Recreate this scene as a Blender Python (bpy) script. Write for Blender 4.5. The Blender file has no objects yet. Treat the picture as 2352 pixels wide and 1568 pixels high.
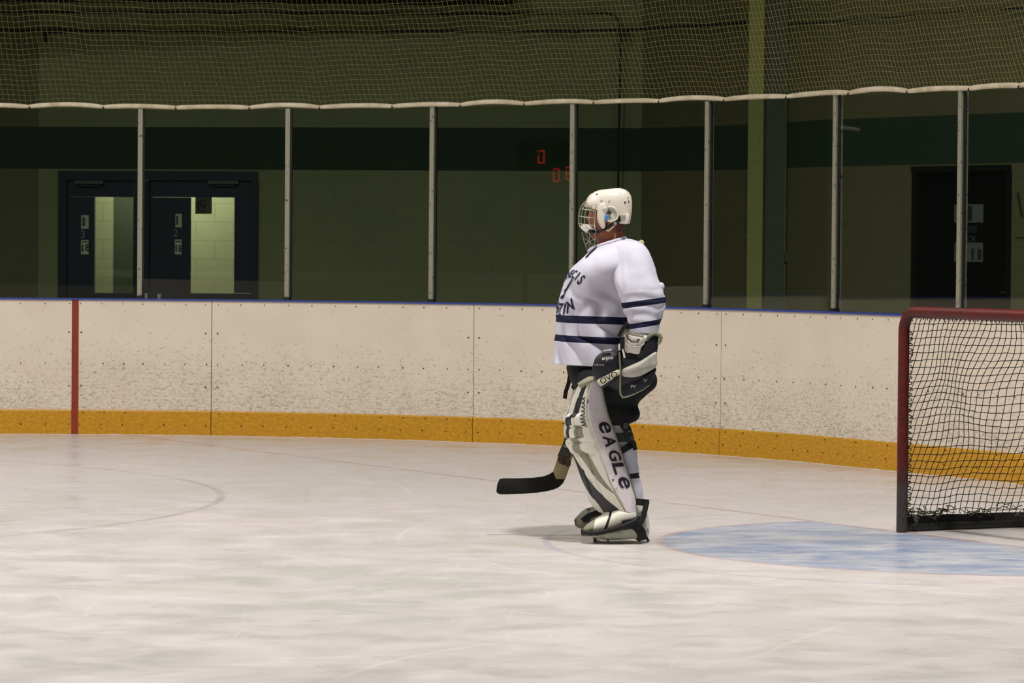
import bpy, bmesh, math, random
from mathutils import Vector, Matrix, noise
random.seed(7)
scene = bpy.context.scene
col = scene.collection
PI = math.pi
# ------------------------------------------------------------------ camera
F = 8390.0; CX = 1176.0; CY = 784.0; HCAM = 1.6
PITCH = math.atan(226 / F); ROLL = math.radians(0.45)
RC = Matrix.Rotation(PI / 2 - PITCH, 3, 'X') @ Matrix.Rotation(ROLL, 3, 'Z')
def ray(x, y): return RC @ Vector(((x - CX) / F, -(y - CY) / F, -1.0))
def at_depth(x, y, Y):
    d = ray(x, y); t = Y / d.y
    return Vector((d.x * t, Y, HCAM + d.z * t))
def ground(x, y, z=0.0):
    d = ray(x, y); t = (z - HCAM) / d.z
    return Vector((d.x * t, d.y * t, z))
def project(p):
    q = RC.transposed() @ (Vector(p) - Vector((0, 0, HCAM)))
    return CX + F * q.x / -q.z, CY - F * q.y / -q.z
cam_d = bpy.data.cameras.new('camera'); cam = bpy.data.objects.new('camera', cam_d); col.objects.link(cam)
cam_d.sensor_width = 36.0; cam_d.lens = 36.0 * F / 2352.0
cam_d.clip_end = 400
cam_d.dof.use_dof = True; cam_d.dof.focus_distance = 19.8; cam_d.dof.aperture_fstop = 11.0
cam.matrix_world = Matrix.Translation((0, 0, HCAM)) @ RC.to_4x4()
scene.camera = cam
scene.view_settings.view_transform = 'Standard'; scene.view_settings.look = 'None'
scene.view_settings.gamma = 1.0; scene.view_settings.use_curve_mapping = False
scene.view_settings.exposure = -0.2

# ------------------------------------------------------------------ materials
def lin(c):
    f = lambda v: v / 12.92 if v <= .04045 else ((v + .055) / 1.055) ** 2.4
    return tuple(f(x / 255.0) for x in c)
class NT:
    def __init__(s, name):
        s.m = bpy.data.materials.new(name); s.m.use_nodes = True
        s.t = s.m.node_tree; s.n = s.t.nodes; s.n.clear()
        s.out = s.n.new('ShaderNodeOutputMaterial')
    def node(s, typ, **kw):
        n = s.n.new(typ)
        for k, v in kw.items(): setattr(n, k, v)
        return n
    def put(s, sock, v):
        if v is None: return
        if isinstance(v, bpy.types.NodeSocket): s.t.links.new(v, sock)
        elif hasattr(sock.default_value, '__len__'):
            L = len(sock.default_value); v = tuple(v) if hasattr(v, '__len__') else (v,) * min(L, 3)
            sock.default_value = v if len(v) == L else v + (1.0,)
        else: sock.default_value = v
    def math(s, op, a, b=None, c=None, clamp=False):
        n = s.node('ShaderNodeMath', operation=op, use_clamp=clamp)
        for i, v in enumerate((a, b, c)): s.put(n.inputs[i], v)
        return n.outputs[0]
    def vmath(s, op, a, b=None, out=0):
        n = s.node('ShaderNodeVectorMath', operation=op)
        s.put(n.inputs[0], a); s.put(n.inputs[1], b)
        return n.outputs[out]
    def mix(s, f, a, b):
        n = s.node('ShaderNodeMix', data_type='RGBA')
        s.put(n.inputs[0], f); s.put(n.inputs[6], a); s.put(n.inputs[7], b)
        return n.outputs[2]
    def coord(s, which='Object'): return s.node('ShaderNodeTexCoord').outputs[which]
    def sep(s, v):
        n = s.node('ShaderNodeSeparateXYZ'); s.put(n.inputs[0], v); return n.outputs
    def comb(s, x, y, z=0.0):
        n = s.node('ShaderNodeCombineXYZ')
        for i, v in enumerate((x, y, z)): s.put(n.inputs[i], v)
        return n.outputs[0]
    def mul(s, v, k): return s.vmath('MULTIPLY', v, k)
    def noise(s, v, scale, detail=3.0, rough=.55, dist=0.0):
        n = s.node('ShaderNodeTexNoise')
        s.put(n.inputs['Vector'], v); n.inputs['Scale'].default_value = scale
        n.inputs['Detail'].default_value = detail; n.inputs['Roughness'].default_value = rough
        n.inputs['Distortion'].default_value = dist
        return n.outputs[0]
    def ramp(s, f, a, b, lo=0.0, hi=1.0):
        n = s.node('ShaderNodeMapRange'); n.clamp = True
        s.put(n.inputs[0], f); s.put(n.inputs[1], a); s.put(n.inputs[2], b); s.put(n.inputs[3], lo); s.put(n.inputs[4], hi)
        return n.outputs[0]
    def strokes(s, v, scale, length, width, present, spread=1.0, base=0.0, off=(0, 0, 0)):
        """short straight scratches, one per voronoi cell; present = 0..1 socket or value"""
        v = s.vmath('ADD', v, off)
        vo = s.node('ShaderNodeTexVoronoi', voronoi_dimensions='2D'); s.put(vo.inputs['Vector'], v)
        vo.inputs['Scale'].default_value = scale
        loc = s.vmath('SUBTRACT', v, vo.outputs['Position'])
        c = s.node('ShaderNodeSeparateColor'); s.put(c.inputs[0], vo.outputs['Color'])
        ang = s.math('ADD', s.math('MULTIPLY', s.math('SUBTRACT', c.outputs[0], .5), spread * PI), base)
        r = s.node('ShaderNodeVectorRotate', rotation_type='Z_AXIS'); s.put(r.inputs['Vector'], loc); s.put(r.inputs['Angle'], ang)
        p = s.sep(r.outputs[0])
        bend = s.math('MULTIPLY', s.math('MULTIPLY', p[0], p[0]), s.math('MULTIPLY', s.math('SUBTRACT', c.outputs[2], .5), .35 / length))
        a = s.ramp(s.math('ABSOLUTE', s.math('ADD', p[1], bend)), width * .4, width, 1, 0)
        b = s.ramp(s.math('ABSOLUTE', p[0]), length * .5, length, 1, 0)
        g = s.math('LESS_THAN', c.outputs[1], present)
        return s.math('MULTIPLY', s.math('MULTIPLY', s.math('MULTIPLY', a, b), g), s.ramp(c.outputs[2], 0, 1, .35, 1))
    def bsdf(s, color, rough=.5, metal=0.0, spec=.5, bump=None, bump_s=.3, bump_d=.01, **kw):
        b = s.node('ShaderNodeBsdfPrincipled')
        s.put(b.inputs['Base Color'], color); s.put(b.inputs['Roughness'], rough); s.put(b.inputs['Metallic'], metal)
        s.put(b.inputs['Specular IOR Level'], spec)
        for k, v in kw.items(): s.put(b.inputs[k.replace('_', ' ')], v)
        if bump is not None:
            n = s.node('ShaderNodeBump'); n.inputs['Strength'].default_value = bump_s; n.inputs['Distance'].default_value = bump_d
            s.put(n.inputs['Height'], bump); s.put(b.inputs['Normal'], n.outputs[0])
        s.t.links.new(b.outputs[0], s.out.inputs[0]); return s.m
def plain(name, rgb, rough=.5, metal=0.0, spec=.5, var=.12, scale=30.0, bump=0.0):
    t = NT(name); c = lin(rgb); co = t.coord()
    n = t.noise(co, scale)
    colr = t.mix(t.ramp(n, .3, .7), tuple(x * (1 - var) for x in c), tuple(min(1, x * (1 + var)) for x in c))
    return t.bsdf(colr, rough, metal, spec, bump=n if bump else None, bump_s=bump, bump_d=.004)
def worn(name, rgb, rgb2, scale=25.0, lo=.5, hi=.6, rough=.5, metal=0.0, stretch=(1, 1, 1), detail=6.0):
    t = NT(name); n = t.noise(t.mul(t.coord(), stretch), scale, detail, .65)
    return t.bsdf(t.mix(t.ramp(n, lo, hi), lin(rgb), lin(rgb2)), rough, metal, .4)

# ------------------------------------------------------------------ mesh builder
class MB:
    def __init__(s): s.v = []; s.f = []; s.m = []; s.uv = {}
    def add(s, verts, faces, mat=0):
        o = len(s.v); s.v += [Vector(p) for p in verts]
        for i, f in enumerate(faces):
            s.f.append(tuple(o + k for k in f)); s.m.append(mat[i] if isinstance(mat, list) else mat)
        return o
    def box(s, c, size, mat=0, ax=None):
        c = Vector(c); h = [x / 2 for x in size]
        X, Y, Z = ax if ax else (Vector((1, 0, 0)), Vector((0, 1, 0)), Vector((0, 0, 1)))
        vs = [c + X * (a * h[0]) + Y * (b * h[1]) + Z * (e * h[2]) for a in (-1, 1) for b in (-1, 1) for e in (-1, 1)]
        s.add(vs, [(0, 1, 3, 2), (4, 6, 7, 5), (0, 4, 5, 1), (2, 3, 7, 6), (0, 2, 6, 4), (1, 5, 7, 3)], mat)
    def tube(s, pts, r, n=8, mat=0, cap=True, closed=False):
        pts = [Vector(p) for p in pts]; N = len(pts); rings = []
        prev = None
        for i, p in enumerate(pts):
            a = pts[(i - 1) % N] if (closed or i > 0) else p; b = pts[(i + 1) % N] if (closed or i < N - 1) else p
            t = (b - a); t = t.normalized() if t.length > 1e-9 else Vector((0, 0, 1))
            if prev is None: u = t.orthogonal().normalized()
            else:
                u = prev - t * prev.dot(t); u = u.normalized() if u.length > 1e-6 else t.orthogonal().normalized()
            prev = u; w = t.cross(u); rr = r[i] if isinstance(r, (list, tuple)) else r
            rings.append([p + (u * math.cos(k * 2 * PI / n) + w * math.sin(k * 2 * PI / n)) * rr for k in range(n)])
        s.rings(rings, mat, cap, closed)
    def rings(s, rings, mat=0, cap=True, closed=False, mat_fn=None):
        n = len(rings[0]); N = len(rings); vs = [p for r in rings for p in r]; fs = []; ms = []
        for i in range(N if closed else N - 1):
            j = (i + 1) % N
            for k in range(n):
                fs.append((i * n + k, i * n + (k + 1) % n, j * n + (k + 1) % n, j * n + k))
                ms.append(mat_fn(i, k) if mat_fn else mat)
        if cap and not closed:
            fs.append(tuple(range(n - 1, -1, -1))); ms.append(mat_fn(0, 0) if mat_fn else mat)
            fs.append(tuple((N - 1) * n + k for k in range(n))); ms.append(mat_fn(N - 2, 0) if mat_fn else mat)
        s.add(vs, fs, ms)
    def strap(s, pts, up, w, th, mat=0):
        """flat band along pts; up = direction (or list) across its width"""
        pts = [Vector(p) for p in pts]; rings = []
        for i, p in enumerate(pts):
            a = pts[max(0, i - 1)]; b = pts[min(len(pts) - 1, i + 1)]; t = (b - a).normalized()
            u = Vector(up[i] if isinstance(up, list) else up); u = (u - t * u.dot(t)).normalized(); nn = t.cross(u)
            rings.append([p + u * (w / 2) + nn * (th / 2), p - u * (w / 2) + nn * (th / 2), p - u * (w / 2) - nn * (th / 2), p + u * (w / 2) - nn * (th / 2)])
        s.rings(rings, mat)
    def ellipsoid(s, c, X, Y, Z, n=20, m=12, mat=0):
        c = Vector(c); X, Y, Z = Vector(X), Vector(Y), Vector(Z); rings = []
        for i in range(1, m):
            t = PI * i / m
            rings.append([c + Z * math.cos(t) + (X * math.cos(k * 2 * PI / n) + Y * math.sin(k * 2 * PI / n)) * math.sin(t) for k in range(n)])
        s.rings(rings, mat)
    def build(s, name, mats, parent=None, smooth=True, angle=40.0, fix=True):
        me = bpy.data.meshes.new(name); me.from_pydata([tuple(p) for p in s.v], [], s.f)
        mats = mats if isinstance(mats, (list, tuple)) else [mats]
        for m in mats: me.materials.append(m)
        me.polygons.foreach_set('material_index', s.m)
        if fix:
            bm = bmesh.new(); bm.from_mesh(me); bmesh.ops.recalc_face_normals(bm, faces=bm.faces); bm.to_mesh(me); bm.free()
        if smooth:
            me.polygons.foreach_set('use_smooth', [True] * len(me.polygons))
            me.set_sharp_from_angle(angle=math.radians(angle))
        me.update()
        o = bpy.data.objects.new(name, me); col.objects.link(o)
        if parent is not None: attach(o, parent)
        return o
def attach(o, parent):
    """meshes are written in world space: keep them there under the parent"""
    o.parent = parent; w = Vector((0, 0, 0)); p = parent
    while p is not None: w += Vector(p.location); p = p.parent
    o.location = -w
def thing(name, label, cat, loc=(0, 0, 0), group=None):
    o = bpy.data.objects.new(name, None); col.objects.link(o); o.empty_display_size = .2
    o.location = loc; tag(o, label, cat, group); return o
def tag(o, label, cat, group=None):
    o['label'] = label; o['category'] = cat
    if group: o['group'] = group
    return o
def struct(o): o['kind'] = 'structure'; return o
def stuff(o): o['kind'] = 'stuff'; return o
def catmull(vals, n):
    """dense samples of a list of tuples; returns list of (param, tuple)"""
    N = len(vals); out = []
    for i in range(N - 1):
        p0, p1, p2, p3 = vals[max(0, i - 1)], vals[i], vals[i + 1], vals[min(N - 1, i + 2)]
        for k in range(n):
            t = k / n
            out.append((i + t, tuple(.5 * (2 * b + (c - a) * t + (2 * a - 5 * b + 4 * c - d) * t * t + (-a + 3 * b - 3 * c + d) * t ** 3) for a, b, c, d in zip(p0, p1, p2, p3))))
    out.append((N - 1.0, tuple(vals[-1]))); return out
def cat_at(vals, v):
    N = len(vals); v = min(max(v, 0), N - 1 - 1e-6); i = int(v); t = v - i
    p0, p1, p2, p3 = vals[max(0, i - 1)], vals[i], vals[i + 1], vals[min(N - 1, i + 2)]
    return tuple(.5 * (2 * b + (c - a) * t + (2 * a - 5 * b + 4 * c - d) * t * t + (-a + 3 * b - 3 * c + d) * t ** 3) for a, b, c, d in zip(p0, p1, p2, p3))
def interp(x, xs, ys):
    if x <= xs[0]: return ys[0]
    for i in range(len(xs) - 1):
        if x <= xs[i + 1]:
            t = (x - xs[i]) / (xs[i + 1] - xs[i]); return ys[i] + (ys[i + 1] - ys[i]) * t
    return ys[-1]
def text_geo(s, bold=0.0, cell=.12, size=1.0):
    """flat triangulated lettering, x to the right and y up, centred on x, baseline at 0"""
    cu = bpy.data.curves.new('lettering', 'FONT'); cu.body = s; cu.size = size; cu.align_x = 'CENTER'; cu.offset = bold; cu.resolution_u = 4
    o = bpy.data.objects.new('lettering', cu); col.objects.link(o)
    dg = bpy.context.evaluated_depsgraph_get(); me = bpy.data.meshes.new_from_object(o.evaluated_get(dg))
    bpy.data.objects.remove(o); bpy.data.curves.remove(cu)
    bm = bmesh.new(); bm.from_mesh(me); bpy.data.meshes.remove(me)
    bmesh.ops.remove_doubles(bm, verts=bm.verts, dist=1e-5)
    bmesh.ops.triangulate(bm, faces=bm.faces)
    for _ in range(4):
        es = [e for e in bm.edges if e.calc_length() > cell]
        if not es: break
        bmesh.ops.subdivide_edges(bm, edges=es, cuts=1); bmesh.ops.triangulate(bm, faces=bm.faces)
    vs = [v.co.copy() for v in bm.verts]; bm.verts.index_update(); fs = [tuple(v.index for v in f.verts) for f in bm.faces]; bm.free()
    return vs, fs
# ------------------------------------------------------------------ rink plan
BC = Vector((-3.37, 23.5)); BR = 6.5                     # centre and radius of the rounded corner
G = Vector((.487, -.873)).normalized()                    # along the goal line, towards the near side
NB = Vector((.873, .487)).normalized()                    # from the goal line back to the end boards
A0 = math.atan2(NB.y, NB.x); A1 = math.atan2(-G.y, -G.x)  # corner runs from A1 (long side) to A0 (end)
ARC = (A1 - A0) * BR
def board(s):
    """plan of the boards: arc length s (0 = where the corner starts on the long side) -> point, tangent, outward normal"""
    if s < 0: n = Vector((math.cos(A1), math.sin(A1))); t = Vector((n.y, -n.x)); return BC + n * BR + t * s, t, n
    if s > ARC: n = Vector((math.cos(A0), math.sin(A0))); t = Vector((n.y, -n.x)); return BC + n * BR + t * (s - ARC), t, n
    a = A1 - s / BR; n = Vector((math.cos(a), math.sin(a))); t = Vector((n.y, -n.x)); return BC + n * BR, t, n
def s_at(px, z, off=0.0):
    lo, hi = -2.0, ARC + 5.0
    for _ in range(50):
        m = (lo + hi) / 2; p, t, n = board(m); q = p + n * off
        if project((q.x, q.y, z))[0] < px: lo = m
        else: hi = m
    return (lo + hi) / 2
def bp(s, off, z):
    p, t, n = board(s); q = p + n * off; return Vector((q.x, q.y, z))
BH = 1.12; KICK = .205
GC = Vector((2.19, 20.41)) + G * .945                     # centre of the goal line between the posts

# ------------------------------------------------------------------ ice
def ice_material():
    t = NT('ice'); P = t.coord(); xyz = t.sep(P)
    pl = t.comb(xyz[0], xyz[1], 0)
    big = t.noise(pl, .33, 3, .5, .4); mid = t.noise(pl, 2.6, 3, .55, .5); fine = t.noise(t.mul(pl, (.35, 1.6, 1)), 7, 5, .65, .5)
    m = t.math('ADD', t.math('MULTIPLY', big, .42), t.math('ADD', t.math('MULTIPLY', mid, .36), t.math('MULTIPLY', fine, .24)))
    c = t.mix(t.ramp(m, .40, .66), lin((199, 195, 188)), lin((219, 209, 207)))
    c = t.mix(t.math('MULTIPLY', t.ramp(t.noise(pl, .8, 3, .6, 1.0, ), .6, .72), .25), c, lin((205, 196, 170)))
    # painted lines and crease, seen through worn ice
    rel = t.vmath('SUBTRACT', pl, (GC.x, GC.y, 0))
    nd = t.vmath('DOT_PRODUCT', rel, (NB.x, NB.y, 0), 1)
    r = t.vmath('LENGTH', rel, None, 1)
    wob = t.math('MULTIPLY', t.math('SUBTRACT', t.noise(pl, 6, 3), .5), .05)
    front = t.ramp(nd, -.02, 0.0, 1, 0)
    crease = t.math('MULTIPLY', t.ramp(t.math('ADD', r, wob), 1.82, 1.86, 1, 0), front)
    frost = t.math('ADD', t.math('MULTIPLY', t.noise(t.mul(pl, (.6, 1.3, 1)), 5, 6, .72, .8), .6), t.math('MULTIPLY', t.noise(pl, 1.7, 4, .6, .6), .4))
    blue = t.mix(t.ramp(frost, .41, .57), lin((130, 149, 182)), lin((188, 192, 199)))
    c = t.mix(t.math('MULTIPLY', crease, .92), c, blue)
    def line(dist, half, colr, amount, mask=None):
        nonlocal c
        f = t.ramp(t.math('ABSOLUTE', dist), half * .7, half, amount, 0)
        f = t.math('MULTIPLY', f, t.ramp(t.noise(pl, 2.2, 4, .6), .32, .6, .35, 1))
        if mask is not None: f = t.math('MULTIPLY', f, mask)
        c = t.mix(f, c, lin(colr))
    line(nd, .03, (158, 100, 98), .5)
    line(t.math('SUBTRACT', r, 1.85), .03, (168, 112, 104), .45, front)
    line(t.math('SUBTRACT', r, 2.46), .028, (140, 146, 182), .36, front)
    fo = t.vmath('LENGTH', t.vmath('SUBTRACT', pl, (-6.6, 22.5, 0)), None, 1)
    line(t.math('SUBTRACT', fo, 4.8), .03, (140, 128, 122), .42)
    # skate scratches: pale snow in the cuts
    s1 = t.strokes(pl, 1.1, .55, .012, .5)
    s2 = t.strokes(pl, 2.3, .25, .008, .6, off=(3.3, 1.7, 0))
    s3 = t.strokes(pl, .6, .9, .018, .5, off=(7.3, 5.1, 0))
    sc = t.math('ADD', t.math('ADD', s1, s2), s3, clamp=True)
    c = t.mix(t.math('MULTIPLY', sc, .45), c, lin((234, 228, 226)))
    s4 = t.strokes(pl, .5, 1.3, .022, .3, off=(1.3, 9.1, 0))
    c = t.mix(t.math('MULTIPLY', s4, .35), c, lin((180, 178, 175)))
    snow = t.ramp(t.noise(t.mul(pl, (.6, 1.3, 1)), 3.1, 5, .65, .6), .54, .74)
    c = t.mix(t.math('MULTIPLY', snow, .4), c, lin((233, 226, 222)))
    snow_specks = t.ramp(t.noise(t.mul(pl, (.8, 1.2, 1)), 26, 3, .7), .66, .74); c = t.mix(t.math('MULTIPLY', snow_specks, .5), c, lin((236, 230, 226)))  # fine white snow specks scattered over the ice
    rough = t.ramp(mid, .3, .7, .22, .36)
    return t.bsdf(c, rough, 0, .5, bump=fine, bump_s=.08, bump_d=.004)
M_ICE = ice_material()
mb = MB()
pts = [bp(-60 + k * 4, .03, 0) for k in range(15)] + [bp(k * ARC / 40, .03, 0) for k in range(41)] + [bp(ARC + k * 2, .03, 0) for k in range(1, 13)]
near = [p - Vector((NB.x, NB.y, 0)) * 0 for p in []]
e = pts[-1]; pts.append(e + Vector((-NB.x, -NB.y, 0)) * 60)
mb.add(pts, [tuple(range(len(pts)))])
floor = struct(mb.build('floor', M_ICE, smooth=False)); tag(floor, 'scraped white ice of the rink with a pale blue goal crease', 'ice')
mb = MB(); mb.box((0, 36, -.06), (40, 16, .1))
struct(mb.build('floor_walkway', plain('walkway_concrete', (58, 60, 52), .8), smooth=False))

# ------------------------------------------------------------------ boards
def board_material():
    t = NT('board_plastic'); uv = t.node('ShaderNodeUVMap'); uv.uv_map = 'plan'; p = t.sep(uv.outputs[0])
    c = t.mix(t.ramp(t.noise(uv.outputs[0], 3, 4), .35, .7), lin((240, 226, 206)), lin((233, 218, 196)))
    patch = t.ramp(t.noise(uv.outputs[0], 2.6, 4, .6), .3, .7, .35, 1.3)
    dens = t.math('MULTIPLY', t.math('POWER', t.ramp(p[1], .86, .24, .0, 1.0), 1.5), patch); dens = t.math('ADD', dens, .012)
    tot = None
    for i, (sc, ln, wd, k, sp, amt) in enumerate(((5, .12, .0034, .5, .6, .8), (12, .05, .0034, .9, .8, .9), (17, .034, .0034, 1.1, .9, 1), (23, .026, .0032, 1.2, 1.0, .9), (31, .02, .003, 1.3, 1.2, .9), (27, .022, .003, 1.3, .5, .9), (36, .018, .0028, 1.3, .8, .8), (21, .03, .003, 1.2, .4, .9))):
        st = t.math('MULTIPLY', t.strokes(uv.outputs[0], sc, ln * .62, wd, t.math('MULTIPLY', dens, k * .7), sp * .8, off=(i * 1.37, i * .73, 0)), amt)
        tot = st if tot is None else t.math('MAXIMUM', tot, st)
    ink = t.ramp(t.noise(uv.outputs[0], 17, 4, .7), .36, .66, .12, 1.0)
    c = t.mix(t.math('MULTIPLY', t.math('MULTIPLY', tot, ink), .95), c, lin((52, 46, 40)))
    grime = t.math('MULTIPLY', t.ramp(t.noise(t.mul(uv.outputs[0], (.55, 1.5, 1)), 34, 6, .8), .5, .64), t.math('MULTIPLY', t.ramp(p[1], .66, .26, 0, .6), patch))
    c = t.mix(grime, c, lin((96, 84, 72)))
    return t.bsdf(c, .38, 0, .4)
def kick_material():
    t = NT('kick_plate_yellow'); uv = t.node('ShaderNodeUVMap'); uv.uv_map = 'plan'
    n = t.noise(t.mul(uv.outputs[0], (1, 2, 1)), 26, 6, .75)
    c = t.mix(t.ramp(n, .36, .66), lin((190, 132, 20)), lin((222, 168, 44)))
    s = t.math('MAXIMUM', t.strokes(uv.outputs[0], 14, .06, .003, .8, 1.0), t.strokes(uv.outputs[0], 23, .035, .003, .8, 1.2, off=(2, 3, 0)))
    c = t.mix(t.math('MULTIPLY', s, .35), c, lin((130, 84, 20)))
    s = t.strokes(uv.outputs[0], 18, .05, .003, .6, 1.0, off=(5, 1, 0))
    c = t.mix(t.math('MULTIPLY', s, .4), c, lin((216, 172, 80)))
    return t.bsdf(c, .42, 0, .4)
M_BOARD = board_material(); M_KICK = kick_material()
M_CAP = plain('cap_rail_blue', (58, 74, 150), .45); M_SCREW = plain('screw_head', (84, 72, 58), .5, .6)
M_SEAM = plain('panel_seam', (74, 62, 48), .8); M_RED = worn('goal_stripe_red', (152, 58, 36), (134, 52, 36), 9, .4, .7)
def strip_mesh(s0, s1, rows, n, depth, mats, name, parent, back=True):
    """curved slab; rows = list of (z, front offset)"""
    mb = MB(); R = []
    for i in range(n + 1):
        s = s0 + (s1 - s0) * i / n
        fr = [bp(s, o, z) for z, o in rows]; bk = [bp(s, depth, z) for z, o in reversed(rows)]
        R.append(fr + bk)
    mb.rings(R, 0); o = mb.build(name, mats, parent, angle=30)
    uv = o.data.uv_layers.new(name='plan'); K = len(rows) * 2
    for lp in o.data.loops:
        i, k = divmod(lp.vertex_index, K); z = rows[k][0] if k < len(rows) else rows[K - 1 - k][0]
        uv.data[lp.index].uv = (s0 + (s1 - s0) * i / n, z)
    return o
seams = [-1.9, .0] + []
S = [s_at(x, .7) for x in (486, 1088, 1656)]
step = S[1] - S[0]
edges = [S[0] - 2 * step, S[0] - step, S[0], S[1], S[2], S[2] + step, S[2] + 2 * step, S[2] + 3 * step, S[2] + 4 * step]
s_stripe = s_at(172.5, .6)
edges = [edges[0], s_stripe - .001] + edges[2:]
labels = ['white scuffed rink board panel left of the red goal line stripe, at the left edge',
          'white scuffed rink board panel carrying the red stripe on its left end',
          'white scuffed rink board panel between the first and second seams right of the red stripe',
          'white scuffed rink board panel directly behind the standing goalie',
          'white scuffed rink board panel between the goalie and the goal post',
          'white rink board panel seen through the goal netting', 'white rink board panel beyond the goal netting', 'white rink board panel farthest beyond the goal']
for i in range(len(edges) - 1):
    a, b = edges[i], edges[i + 1]
    if i > 5: break
    t_ = thing('board_panel', labels[i], 'rink board', bp((a + b) / 2, 0, 0), 'scuffed white rink boards')
    gap = .003
    strip_mesh(a + gap, b - gap, [(KICK, 0), (BH - .015, 0)], 24, .06, M_BOARD, 'panel_face', t_)
    kp = strip_mesh(a + gap, b - gap, [(0, -.012), (KICK - .012, -.012), (KICK, -.004)], 24, .06, M_KICK, 'kick_plate', t_)
    strip_mesh(a + .001, b - .001, [(BH - .015, -.012), (BH - .003, -.012), (BH, -.008)], 24, .10, M_CAP, 'cap_rail', t_)
    mb = MB(); mb.add([bp(a - .004, .012, 0), bp(a + .004, .012, 0), bp(a + .004, .012, BH - .02), bp(a - .004, .012, BH - .02)], [(0, 1, 2, 3)])
    mb.build('panel_seam', M_SEAM, t_, smooth=False)
    n = max(3, round((b - a) / .205))
    def screw(s, z, off=0.0, r=.007):
        p, t, nn = board(s); c = Vector((p.x, p.y, 0)) + Vector((nn.x, nn.y, 0)) * (off - .0015) + Vector((0, 0, z)); T = Vector((t.x, t.y, 0)); O = Vector((-nn.x, -nn.y, 0))
        ring = [c + (T * math.cos(q * PI / 4) + Vector((0, 0, 1)) * math.sin(q * PI / 4)) * r for q in range(8)]
        mb = MB(); mb.rings([[x - O * .002 for x in ring], [x + O * .002 for x in ring]]); mb.build('screw_head', M_SCREW, t_)
    row = [a + .05 + (b - a - .1) * k / n for k in range(n + 1)]
    for s in row:
        screw(s + random.uniform(-.01, .01), BH - .045, 0, random.uniform(.0042, .006))
        screw(s + random.uniform(-.012, .012), .585, 0, random.uniform(.0045, .007))
        screw(s + random.uniform(-.01, .01), .085, -.012, random.uniform(.0045, .007))
        if random.random() < .6: screw(s + .02, KICK - .022, -.012, .006)
    for s in (row[0], row[-1]):
        screw(s, .84); screw(s, .4)
    if i == 1:
        w = .028
        strip_mesh(s_stripe - w, s_stripe + w, [(0, -.0155), (KICK - .006, -.0155), (KICK, -.004), (BH - .016, -.004)], 4, .0, [M_RED], 'goal_line_stripe', t_)['label'] = 'narrow red goal line stripe'
# snow bank where the boards meet the ice
mb = MB(); R = []
for k in range(260):
    s = -3 + k * .06; h = .003 + .006 * abs(noise.noise((s * 3.1, 0, 0))) + .006 * noise.noise((s * 11, 3, 0)); h = max(h, .004); w = h * 2.2
    R.append([bp(s, -.010, 0), bp(s, -.012, h), bp(s, -.012 - w * .5, h * .6), bp(s, -.012 - w, .0)])
mb.rings(R)
o = stuff(mb.build('snow', plain('snow_white', (212, 200, 186), .8, 0, .3, .04))); tag(o, 'thin ridge of shaved snow along the foot of the boards', 'snow')

# rest of the rink surround, mirrored in the glass
mb = MB()
def low_wall(p, q, h=.85):
    p, q = Vector((p.x, p.y, 0)), Vector((q.x, q.y, 0)); d = (q - p).normalized(); n = Vector((-d.y, d.x, 0)) * .1
    mb.add([p, q, q + n, p + n, p + Vector((0, 0, h)), q + Vector((0, 0, h)), q + n + Vector((0, 0, h)), p + n + Vector((0, 0, h))],
           [(0, 1, 2, 3), (4, 5, 6, 7), (0, 1, 5, 4), (1, 2, 6, 5), (2, 3, 7, 6), (3, 0, 4, 7)])
lf = board(edges[0] - .01)[0]; far = board(-56)[0]
low_wall(lf, far, 1.12)
nearc = Vector((0, 2.2)); d2 = Vector((NB.x, NB.y))
fe = nearc - d2 * ((nearc - far).dot(d2)); low_wall(far, fe); low_wall(fe, nearc + d2 * 12)
o = struct(mb.build('wall_rink_surround', plain('far_board_white', (220, 206, 186), .4, var=.04), smooth=False))

# ------------------------------------------------------------------ glass, posts, hem roll, netting
def glass_material():
    t = NT('rink_glass'); tr = t.node('ShaderNodeBsdfTransparent'); n = t.noise(t.coord(), 2.0, 4, .6)
    t.put(tr.inputs[0], t.mix(n, (.80, .86, .84), (.85, .89, .87)))
    gl = t.node('ShaderNodeBsdfGlossy'); gl.inputs['Roughness'].default_value = 0.004; t.put(gl.inputs[0], (.95, 1, .92))
    g = t.node('ShaderNodeNewGeometry'); cs = t.math('ABSOLUTE', t.vmath('DOT_PRODUCT', g.outputs['Incoming'], g.outputs['Normal'], 1))
    fr = t.math('MULTIPLY_ADD', t.math('POWER', t.math('SUBTRACT', 1.0, cs, clamp=True), 5.0), .95, .05)
    fr = t.math('MULTIPLY', fr, t.math('SUBTRACT', 1.0, g.outputs['Backfacing']))
    mx = t.node('ShaderNodeMixShader'); t.put(mx.inputs[0], fr)
    t.t.links.new(tr.outputs[0], mx.inputs[1]); t.t.links.new(gl.outputs[0], mx.inputs[2]); t.t.links.new(mx.outputs[0], t.out.inputs[0]); return t.m
M_GLASS = glass_material()
M_POST = worn('post_galvanised', (160, 157, 136), (52, 48, 40), 55, .60, .64, .45, .2, (1, 1, .5))
M_POST_DARK = plain('post_dark', (26, 28, 24), .7)
GOFF = .05; TOP = 2.66
px_posts = [322.5, 661.5, 993.5, 1316.5, 1626.5, 1921, 2208.5]
sp = [s_at(x, 1.9, GOFF) for x in px_posts]
dl = sp[1] - sp[0]
sp = [sp[0] - 2 * dl, sp[0] - dl] + sp + [sp[-1] + 1.22, sp[-1] + 2.44]
px_top = [245, 250, 247, 247, 242, 236, 230, 215, 205]
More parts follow.
